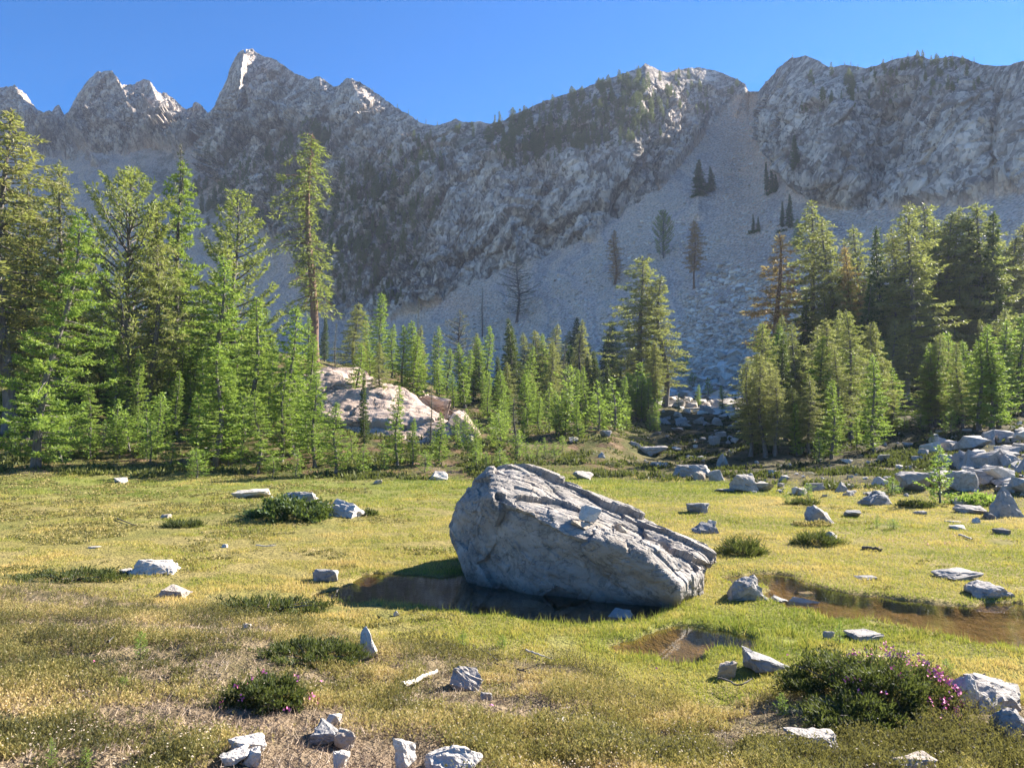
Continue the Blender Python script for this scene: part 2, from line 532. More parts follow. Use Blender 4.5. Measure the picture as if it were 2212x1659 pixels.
ta = n.mix(n.ramp(n.attr('streak'), [(0.35, 0.0), (0.75, 0.8)]), ta, (0.64, 0.46, 0.32))
ta = n.mix(n.ramp(n.attr('streak'), [(0.18, 0.5), (0.42, 0.0)]), ta, (0.27, 0.25, 0.24))
ta = n.mix(n.math('MULTIPLY', n.attr('warm'), 0.95), ta, (0.62, 0.40, 0.27))
stone = n.vor(n.mix(0.35, pp, n.n('ShaderNodeTexNoise', {'Vector': pp, 'Scale': 1.2, 'Detail': 3.0}).outputs['Color'], 'LINEAR_LIGHT'), 1.9)
ta = n.mix(n.ramp(n.n('ShaderNodeSeparateColor', {0: stone.outputs['Color']}).outputs[0], [(0.45, 0.0), (0.95, 0.5)]), ta, (0.76, 0.65, 0.54))
ta = n.mix(n.ramp(stone.outputs['Distance'], [(0.4, 0.0), (0.8, 0.5)]), ta, (0.10, 0.095, 0.10))
veg = n.ramp(n.noise(pp, 0.11, 6, 0.72), [(0.50, 0.0), (0.57, 0.85)])
veg = n.math('MULTIPLY', veg, n.attr('veg'))
ta = n.mix(veg, ta, (0.06, 0.075, 0.035))
ta = n.mix(n.math('MULTIPLY', n.attr('veg'), 0.35), ta, (0.20, 0.17, 0.14))
colr = n.mix(n.attr('cliff'), ta, cl)
hh = n.math('ADD', n.math('MULTIPLY', n.math('ADD', n.math('MULTIPLY', b1, 1.2), b2), 0.7), n.math('ADD', n.math('MULTIPLY', fine, 1.0), n.math('MULTIPLY', crk, 0.6)))
ht = n.math('MULTIPLY', stone.outputs['Distance'], -0.5)
hb = n.mix(n.attr('cliff'), ht, hh)
M['mountain'] = n.done(n.bsdf(colr, 0.95, n.bump(hb, 0.55, 0.6), 0.1))

mo = link('mountain', mesh_np('mountain', MA.reshape(-1, 3), [grid_faces(m_nr, m_nc)], [M['mountain']],
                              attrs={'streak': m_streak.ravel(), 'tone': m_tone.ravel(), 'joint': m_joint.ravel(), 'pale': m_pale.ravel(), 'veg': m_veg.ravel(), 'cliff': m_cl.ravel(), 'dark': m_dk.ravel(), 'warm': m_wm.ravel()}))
tag(mo, kind='structure')

# ------------------------------------------------------------------ the ground sheet
GCOL = {
    -900: [(20, 0), (25, 1.0), (40, 4.0), (60, 9), (100, 16), (190, 26), (420, 40)],
    0: [(22, 0), (27, .50), (35, 1.35), (45, 3.6), (60, 6.3), (100, 11.5), (190, 20), (420, 32)],
    300: [(24, 0), (28, .35), (36, 1.5), (46, 3.6), (60, 6.3), (100, 11.0), (190, 19), (420, 30)],
    600: [(25, 0), (29, .22), (38, 1.5), (46, 3.3), (60, 6.8), (100, 10.5), (190, 18), (420, 30)],
    800: [(26, 0), (30, .33), (40, 1.45), (47, 2.8), (60, 5.2), (100, 8.5), (190, 13), (420, 22)],
    1000: [(26, 0), (31, .5), (40, 1.2), (50, 2.3), (65, 3.8), (110, 6.0), (190, 9)],
    1250: [(27, 0), (32, .5), (42, 1.15), (55, 2.0), (75, 3.1), (120, 5.2), (190, 7)],
    1450: [(28, 0), (36, .2), (48, .7), (60, 2.0), (75, 3.6), (120, 6.0), (190, 7)],
    1700: [(24, 0), (30, .15), (38, .55), (50, 1.27), (65, 2.6), (110, 5.2), (190, 7)],
    1900: [(20, 0), (26, .18), (32, .6), (42, 1.4), (60, 2.9), (110, 5.6), (190, 7)],
    2212: [(18, 0), (22, .4), (28, .8), (36, 1.5), (55, 3.2), (100, 6.0), (190, 7)],
    3000: [(16, 0), (22, .8), (36, 2.2), (60, 4.5), (100, 7.0), (190, 7)],
    4300: [(14, 0), (22, 1.0), (36, 2.5), (60, 5), (100, 7), (190, 7)],
}
WATER_Z = -0.012
PONDS = {
    'pond': [(690, 1292), (745, 1268), (780, 1243), (870, 1243), (960, 1247), (1060, 1235), (1300, 1240), (1440, 1270), (1450, 1312), (1390, 1338), (1275, 1350), (1215, 1342), (1130, 1334), (1000, 1321), (860, 1308), (760, 1302)],
    'pool': [(1345, 1402), (1372, 1382), (1415, 1366), (1480, 1354), (1555, 1362), (1615, 1376), (1650, 1392), (1600, 1402), (1550, 1398), (1515, 1406), (1495, 1424), (1440, 1424), (1385, 1416)],
    'stream': [(1575, 1252), (1640, 1240), (1700, 1246), (1760, 1268), (1850, 1288), (1960, 1300), (2100, 1312), (2280, 1306), (2500, 1300), (2500, 1425), (2280, 1402), (2130, 1394), (2030, 1376), (1930, 1350), (1860, 1340), (1790, 1334), (1720, 1312), (1680, 1290), (1660, 1268), (1600, 1262)],
}


def on_level(px, py, z):
    u, e = ue(px, py)
    Y = (z - ZC) / e
    return float(u * Y), float(Y)


POLY = {k: np.array([on_level(a, b, WATER_Z) for a, b in v]) for k, v in PONDS.items()}


def poly_sd(x, y, poly):
    """signed distance, negative inside"""
    d = np.full(x.shape, 1e9)
    ins = np.zeros(x.shape, bool)
    k = len(poly)
    for i in range(k):
        ax, ay = poly[i]
        bx, by = poly[(i + 1) % k]
        ex, ey = bx - ax, by - ay
        t = np.clip(((x - ax) * ex + (y - ay) * ey) / (ex * ex + ey * ey + 1e-12), 0, 1)
        d = np.minimum(d, np.hypot(x - ax - t * ex, y - ay - t * ey))
        c = ((ay > y) != (by > y)) & (x < ex * (y - ay) / (ey + 1e-12) + ax)
        ins ^= c
    return np.where(ins, -d, d)


def heath_edge(px):
    return itab([(-900, 13), (0, 10.8), (250, 10.2), (500, 9.6), (700, 8.9), (800, 8.05), (1000, 7.75), (1250, 7.2), (1400, 6.3), (1550, 6.0), (1700, 6.3), (1900, 6.5), (2212, 5.6), (3000, 5.0), (4300, 4.5)], px)


def ground_raw(x, y):
    yy = np.maximum(y, 0.5)
    px = np.clip(CX + F * x / yy, -900, 4300)
    keys = sorted(GCOL)
    zs = []
    for k in keys:
        t = np.array([(0, 0)] + GCOL[k], float)
        zs.append(np.interp(yy, t[:, 0], t[:, 1]))
    zs = np.array(zs)
    j = np.clip(np.searchsorted(keys, px, side='right') - 1, 0, len(keys) - 2)
    k0 = np.array(keys, float)[j]
    k1 = np.array(keys, float)[j + 1]
    w = (px - k0) / (k1 - k0)
    w = w * w * (3 - 2 * w)
    idx = np.arange(x.size).reshape(x.shape)
    zf = zs.reshape(len(keys), -1)
    z = (zf[j.ravel(), idx.ravel()] * (1 - w.ravel()) + zf[(j + 1).ravel(), idx.ravel()] * w.ravel()).reshape(x.shape)
    he = heath_edge(px)
    near = sstep(0, 1, (he + 0.2 - yy) / (he - 2.2))
    z = z + 0.55 * near
    p = np.stack([x.ravel(), y.ravel(), 0 * x.ravel()], 1)
    far = sstep(22, 45, yy)
    z = z + 0.020 + (0.014 * fbm(p * 0.7, 3, 71) + 0.007 * fbm(p * 3.1, 2, 72)).reshape(x.shape) * (1 + 1.5 * sstep(14, 20, yy))
    z = z + 0.5 * far * fbm(p * 0.13, 3, 73).reshape(x.shape) + 0.22 * sstep(24, 34, yy) * fbm(p * 0.55, 3, 74).reshape(x.shape)
    hm = near ** 0.35 * (yy < he + 0.5)
    z = z + hm * 0.075 * fbm(p * 1.5, 3, 75).reshape(x.shape)
    # two heather mounds and the little island of the shrub rocks
    for (mx, my, r, h) in ((2.95, 5.75, 0.75, 0.16), (3.1, 5.1, 0.6, 0.10), (-5.2, 17.4, 1.2, 0.25), (-0.9, 6.6, 0.6, 0.07), (-2.4, 6.3, 0.9, 0.08)):
        z = z + h * np.exp(-((x - mx) ** 2 + (y - my) ** 2) / (r * r))
    sd = np.full(x.shape, 9.0)
    m = (y > 5) & (y < 14)
    for poly in POLY.values():
        s = poly_sd(x[m], y[m], poly)
        sd[m] = np.minimum(sd[m], s)
    s2 = sd + (0.16 * fbm(p * 2.2, 3, 76)).reshape(x.shape)
    # smooth banks: the sheet is pulled down to the bed inside the water outline
    t = sstep(0.16, -0.22, s2)
    z = z * (1 - t) + (-0.13) * t
    return z, near * (yy < he + 1.0), s2


GU = np.concatenate([np.linspace(-1.5, -0.8, 60)[:-1], np.linspace(-0.8, 0.8, 760)[:-1], np.linspace(0.8, 2.2, 90)])
GY = np.concatenate([np.linspace(-3, 3, 30)[:-1], np.geomspace(3, 190, 640), np.geomspace(195, 420, 20)])
OFF = 4.0
_gu, _gy = np.meshgrid(GU, GY)
_gx = _gu * (np.maximum(_gy, -3) + OFF) * 1.0
GZ, G_heath, G_sd = ground_raw(_gx, _gy)


def gsample(A, x, y):
    x = np.atleast_1d(np.asarray(x, float))
    y = np.atleast_1d(np.asarray(y, float))
    uu = x / (np.maximum(y, -3) + OFF)
    iu = np.interp(uu, GU, np.arange(len(GU)))
    iy = np.interp(y, GY, np.arange(len(GY)))
    i0 = np.clip(iu.astype(int), 0, len(GU) - 2)
    j0 = np.clip(iy.astype(int), 0, len(GY) - 2)
    a, b = iu - i0, iy - j0
    return (A[j0, i0] * (1 - a) * (1 - b) + A[j0, i0 + 1] * a * (1 - b) + A[j0 + 1, i0] * (1 - a) * b + A[j0 + 1, i0 + 1] * a * b)


def gz(x, y):
    return gsample(GZ, x, y)


_scanY = np.geomspace(2.5, 150, 900)


def stand(px, py, ymin=0.0):
    """the place on the ground or the mountain that the frame point shows"""
    u, e = ue(px, py)
    Y = _scanY[_scanY >= ymin]
    zz = gz(u * Y, Y)
    hit = np.nonzero(ZC + e * Y <= zz)[0]
    if len(hit) and Y[hit[0]] < 125:
        y = Y[hit[0]]
        return Vector((float(u * y), float(y), float(zz[hit[0]])))
    if (py > 700 and px < 1000) or (py > 640 and px > 1640) or (py > 780 and 1375 < px < 1445):
        k = (Y > 34) & (Y < (80 if px < 1000 else 72))
        _, yy = pxpy(u * Y[k], Y[k], zz[k])
        j = int(np.argmin(np.abs(yy - py)))
        y = Y[k][j]
        return Vector((float(u * y), float(y), float(zz[k][j])))
    return mountain_at(px, py)


_gpx, _gpy = pxpy(_gx, np.maximum(_gy, 0.5), GZ)
pn = np.stack([_gx.ravel(), _gy.ravel(), 0 * _gx.ravel()], 1)
_w = fbm(pn * 0.25, 4, 81).reshape(_gx.shape)
# stony ground to the right and behind the meadow; shrub slope on the left
ston = sstep(1250, 1500, _gpx + 90 * _w) * sstep(22.5, 27, _gy + 2.5 * _w + 6 * sstep(1650, 2200, _gpx))
slope_left = sstep(24, 28.5, _gy + 2.0 * _w) * (1 - ston)
heath_m = np.clip(sstep(0.01, 0.16, G_heath + 0.05 * _w), 0, 1)
wet = sstep(0.12, -0.02, G_sd)
lush = np.clip(np.exp(-(np.hypot((_gx - 2.1) / 2.0, (_gy - 7.6) / 1.3)) ** 2) + 0.9 * sstep(17, 25, _gy) * (1 - ston) + 0.5 * np.exp(-((_gx + 6) / 4) ** 2 - ((_gy - 18) / 4) ** 2), 0, 1) * (1 - slope_left * 0.7)
bare = np.exp(-((_gx + 0.72) / 0.75) ** 2 - ((_gy - 3.55) / 0.42) ** 2) * 1.2 + 0.55 * np.exp(-((_gx + 1.55) / 0.6) ** 2 - ((_gy - 4.5) / 0.4) ** 2)
bare = np.clip(bare + 0.8 * sstep(0.35, 0.6, _w) * slope_left + 0.45 * heath_m * sstep(0.25, 0.5, fbm(pn * 0.9, 3, 85).reshape(_gx.shape)), 0, 1)

n = NT('meadow_ground')
pp = n.pos()
g1 = n.noise(pp, 0.55, 5, 0.62)
g2 = n.noise(pp, 4.5, 5, 0.7)
g3 = n.noise(pp, 30, 3, 0.6)
mead = n.ramp(g1, [(0.30, (0.17, 0.17, 0.045)), (0.46, (0.26, 0.22, 0.065)), (0.62, (0.33, 0.26, 0.10)), (0.75, (0.20, 0.20, 0.05))])
mead = n.mix(n.math('MULTIPLY', n.attr('lush'), 0.7), mead, (0.17, 0.22, 0.035))
mead = n.mix(n.ramp(g2, [(0.45, 0.0), (0.75, 0.45)]), mead, (0.10, 0.09, 0.035))
heath = n.ramp(g2, [(0.30, (0.07, 0.065, 0.03)), (0.45, (0.15, 0.12, 0.06)), (0.60, (0.25, 0.19, 0.11)), (0.74, (0.33, 0.25, 0.17))])
slp = n.ramp(n.noise(pp, 0.9, 6, 0.7), [(0.32, (0.045, 0.055, 0.02)), (0.47, (0.12, 0.12, 0.035)), (0.56, (0.15, 0.095, 0.05)), (0.70, (0.32, 0.21, 0.14))])
sto = n.ramp(n.noise(n.pos((1, 2.2, 1)), 0.9, 6, 0.7), [(0.34, (0.03, 0.034, 0.016)), (0.50, (0.085, 0.075, 0.035)), (0.60, (0.14, 0.105, 0.06)), (0.74, (0.26, 0.22, 0.17))])
c = n.mix(n.attr('heath'), mead, heath)
c = n.mix(n.attr('shrub_slope'), c, slp)
c = n.mix(n.attr('stony'), c, sto)
c = n.mix(n.attr('bare'), c, n.ramp(g2, [(0.3, (0.11, 0.08, 0.05)), (0.7, (0.30, 0.22, 0.15))]))
c = n.mix(n.math('MULTIPLY', n.attr('wet'), 0.8), c, n.ramp(g2, [(0.35, (0.09, 0.065, 0.035)), (0.65, (0.30, 0.21, 0.115))]))
c = n.mix(n.ramp(g3, [(0.35, 0.35), (0.6, 0.0)]), c, (0.05, 0.045, 0.03))
hb = n.math('ADD', n.math('MULTIPLY', g2, 1.0), n.math('MULTIPLY', g3, 0.35))
M['ground'] = n.done(n.bsdf(c, 0.95, n.bump(hb, 0.9, 0.12), 0.1))
go = link('ground', mesh_np('ground', np.stack([_gx, _gy, GZ], -1).reshape(-1, 3), [grid_faces(len(GY), len(GU))], [M['ground']],
                            attrs={'heath': heath_m.ravel(), 'stony': ston.ravel(), 'shrub_slope': slope_left.ravel(), 'wet': wet.ravel(), 'lush': lush.ravel(), 'bare': bare.ravel()}, smooth=True))
tag(go, kind='structure')

# ------------------------------------------------------------------ standing water
n = NT('clear_dark_water')
wv = n.bump(n.noise(n.pos((1, 2.0, 1)), 5.0, 3, 0.5), 0.025, 0.02)
gi = n.n('ShaderNodeNewGeometry')
cs = n.math('ABSOLUTE', n.n('ShaderNodeVectorMath', {0: gi.outputs['Incoming'], 1: wv}, operation='DOT_PRODUCT').outputs['Value'])
fr = n.math('POWER', n.math('SUBTRACT', 1.0, cs), 4.2)
gl = n.n('ShaderNodeBsdfGlossy', {'Color': (1, 1, 1, 1), 'Roughness': 0.02, 'Normal': wv}).outputs[0]
tr = n.n('ShaderNodeBsdfTransparent', {'Color': (0.48, 0.40, 0.29, 1)}).outputs[0]  # darker tint: the boulder's shade over the pond put into the colour
M['water'] = n.done(n.n('ShaderNodeMixShader', {0: n.math('ADD', n.math('MULTIPLY', fr, 1.0), 0.02, clamp=True), 1: tr, 2: gl}).outputs[0])
M['brook'] = M['water'].copy()
for nd in M['brook'].node_tree.nodes:
    if nd.type == 'BSDF_TRANSPARENT':
        nd.inputs[0].default_value = (0.80, 0.70, 0.54, 1)  # lighter copy for the water outside the boulder's shade
for nm, poly in POLY.items():
    c0 = poly.mean(0)
    k = len(poly)
    # grow the sheet under the banks
    nxt, prv = np.roll(poly, -1, 0), np.roll(poly, 1, 0)
    tng = nxt - prv
    nor = np.stack([tng[:, 1], -tng[:, 0]], 1)
    nor /= np.linalg.norm(nor, axis=1)[:, None] + 1e-9
    if poly_sd(np.array([poly[0, 0] + nor[0, 0] * 0.01]), np.array([poly[0, 1] + nor[0, 1] * 0.01]), poly)[0] < 0:
        nor = -nor
    pl = poly + nor * 0.30
    bm = bmesh.new()
    f = bm.faces.new([bm.verts.new((a, b, WATER_Z)) for a, b in pl])
    bmesh.ops.triangulate(bm, faces=[f])
    for f in bm.faces:
        f.normal_update()
        if f.normal.z < 0:
            f.normal_flip()
    me = bpy.data.meshes.new(nm)
    bm.to_mesh(me)
    me.materials.append(M['water'] if nm == 'pond' else M['brook'])
    tag(link(nm + '_water', me), kind='structure')


# ------------------------------------------------------------------ rocks
def hull_mesh(points):
    bm = bmesh.new()
    for p in points:
        bm.verts.new(p)
    r = bmesh.ops.convex_hull(bm, input=bm.verts)
    bmesh.ops.delete(bm, geom=[g for g in set(r['geom_interior'] + r['geom_unused']) if isinstance(g, bmesh.types.BMVert)], context='VERTS')
    bmesh.ops.recalc_face_normals(bm, faces=bm.faces)
    return bm


def mesh_arrays(me):
    v = np.zeros(len(me.vertices) * 3, np.float32)
    me.vertices.foreach_get('co', v)
    nn = np.zeros(len(me.vertices) * 3, np.float32)
    me.vertices.foreach_get('normal', nn)
    return v.reshape(-1, 3).astype(float), nn.reshape(-1, 3).astype(float)


def remesh(bm, voxel):
    me = bpy.data.meshes.new('tmp')
    bm.to_mesh(me)
    bm.free()
    o = bpy.data.objects.new('tmp', me)
    COL.objects.link(o)
    md = o.modifiers.new('r', 'REMESH')
    md.mode = 'VOXEL'
    md.voxel_size = voxel
    dg = bpy.context.evaluated_depsgraph_get()
    dg.update()
    out = bpy.data.meshes.new_from_object(o.evaluated_get(dg))
    bpy.data.objects.remove(o)
    bpy.data.meshes.remove(me)
    return out


def rock_mesh(name, seed, dims, mat, kind='block', cuts=3, rough=0.05):
    """an angular broken stone: a hull of few corners, cut finer and roughened; it stands on z = 0, dims are its full size"""
    rg = np.random.default_rng(seed)
    k = {'block': 13, 'slab': 12, 'wedge': 8, 'round': 26, 'shard': 9}[kind]
    p = rg.normal(size=(k, 3))
    p /= np.linalg.norm(p, axis=1)[:, None]
    if kind in ('block', 'slab'):
        p = np.sign(p) * np.abs(p) ** 0.45
        p *= rg.uniform(0.75, 1.0, size=(k, 1))
    if kind == 'wedge':
        p = [np.array([(-1, -.9, -1), (1, -1, -1), (1, .9, -1), (-1, 1, -1), (-.5, -.5, .6), (-.3, .5, 1.0), (.1, .2, .8), (1, .2, -.3), (.5, -.8, .1), (-.9, 0, -.1)]),
             np.array([(-1, -.6, -1), (.8, -1, -1), (1, .7, -1), (-.7, 1, -1), (-.7, -.7, .3), (-.6, .3, 1.0), (.5, -.2, .9), (.9, .4, .2), (.6, -.9, -.2), (-1, .3, .2)]),
             np.array([(-1, -1, -1), (1, -.8, -1), (.9, 1, -1), (-.8, .8, -1), (-.2, -.9, .5), (.2, .1, 1.0), (.7, .6, .6), (1, -.3, -.2), (-.8, .3, .2), (.6, -.9, .1)])][seed % 3]
        p = (p + rg.normal(size=p.shape) * 0.22) * [rg.choice([-1, 1]), 1, 1]
        p = np.concatenate([p, rg.uniform(-.8, .5, size=(5, 3))])
    p = p / np.abs(p).max(0)
    bm = hull_mesh([tuple(a) for a in p])
    bmesh.ops.triangulate(bm, faces=bm.faces)
    bmesh.ops.subdivide_edges(bm, edges=bm.edges, cuts=cuts, use_grid_fill=True, smooth=0.0)
    bmesh.ops.triangulate(bm, faces=bm.faces)
    me = bpy.data.meshes.new(name)
    bm.to_mesh(me)
    bm.free()
    v, nn = mesh_arrays(me)
    h1, j1, tn = facets(v * 1.6 + seed * 0.37 + 0.25 * np.stack([fbm(v * 3, 2, 1), fbm(v * 3, 2, 2), fbm(v * 3, 2, 3)], 1), seed % 90)
    a = 1.4 * h1 + 0.25 * j1 + 0.5 * fbm(v * 5.2 + seed, 3, seed % 40)
    v = v + nn * (a * rough)[:, None]
    lo, hi = v.min(0), v.max(0)
    v = (v - [(lo[0] + hi[0]) / 2, (lo[1] + hi[1]) / 2, lo[2]]) / (hi - lo) * np.array(dims)
    me.vertices.foreach_set('co', v.astype(np.float32).ravel())
    me.polygons.foreach_set('use_smooth', np.zeros(len(me.polygons), bool))
    me.materials.append(mat)
    me.update()
    return me


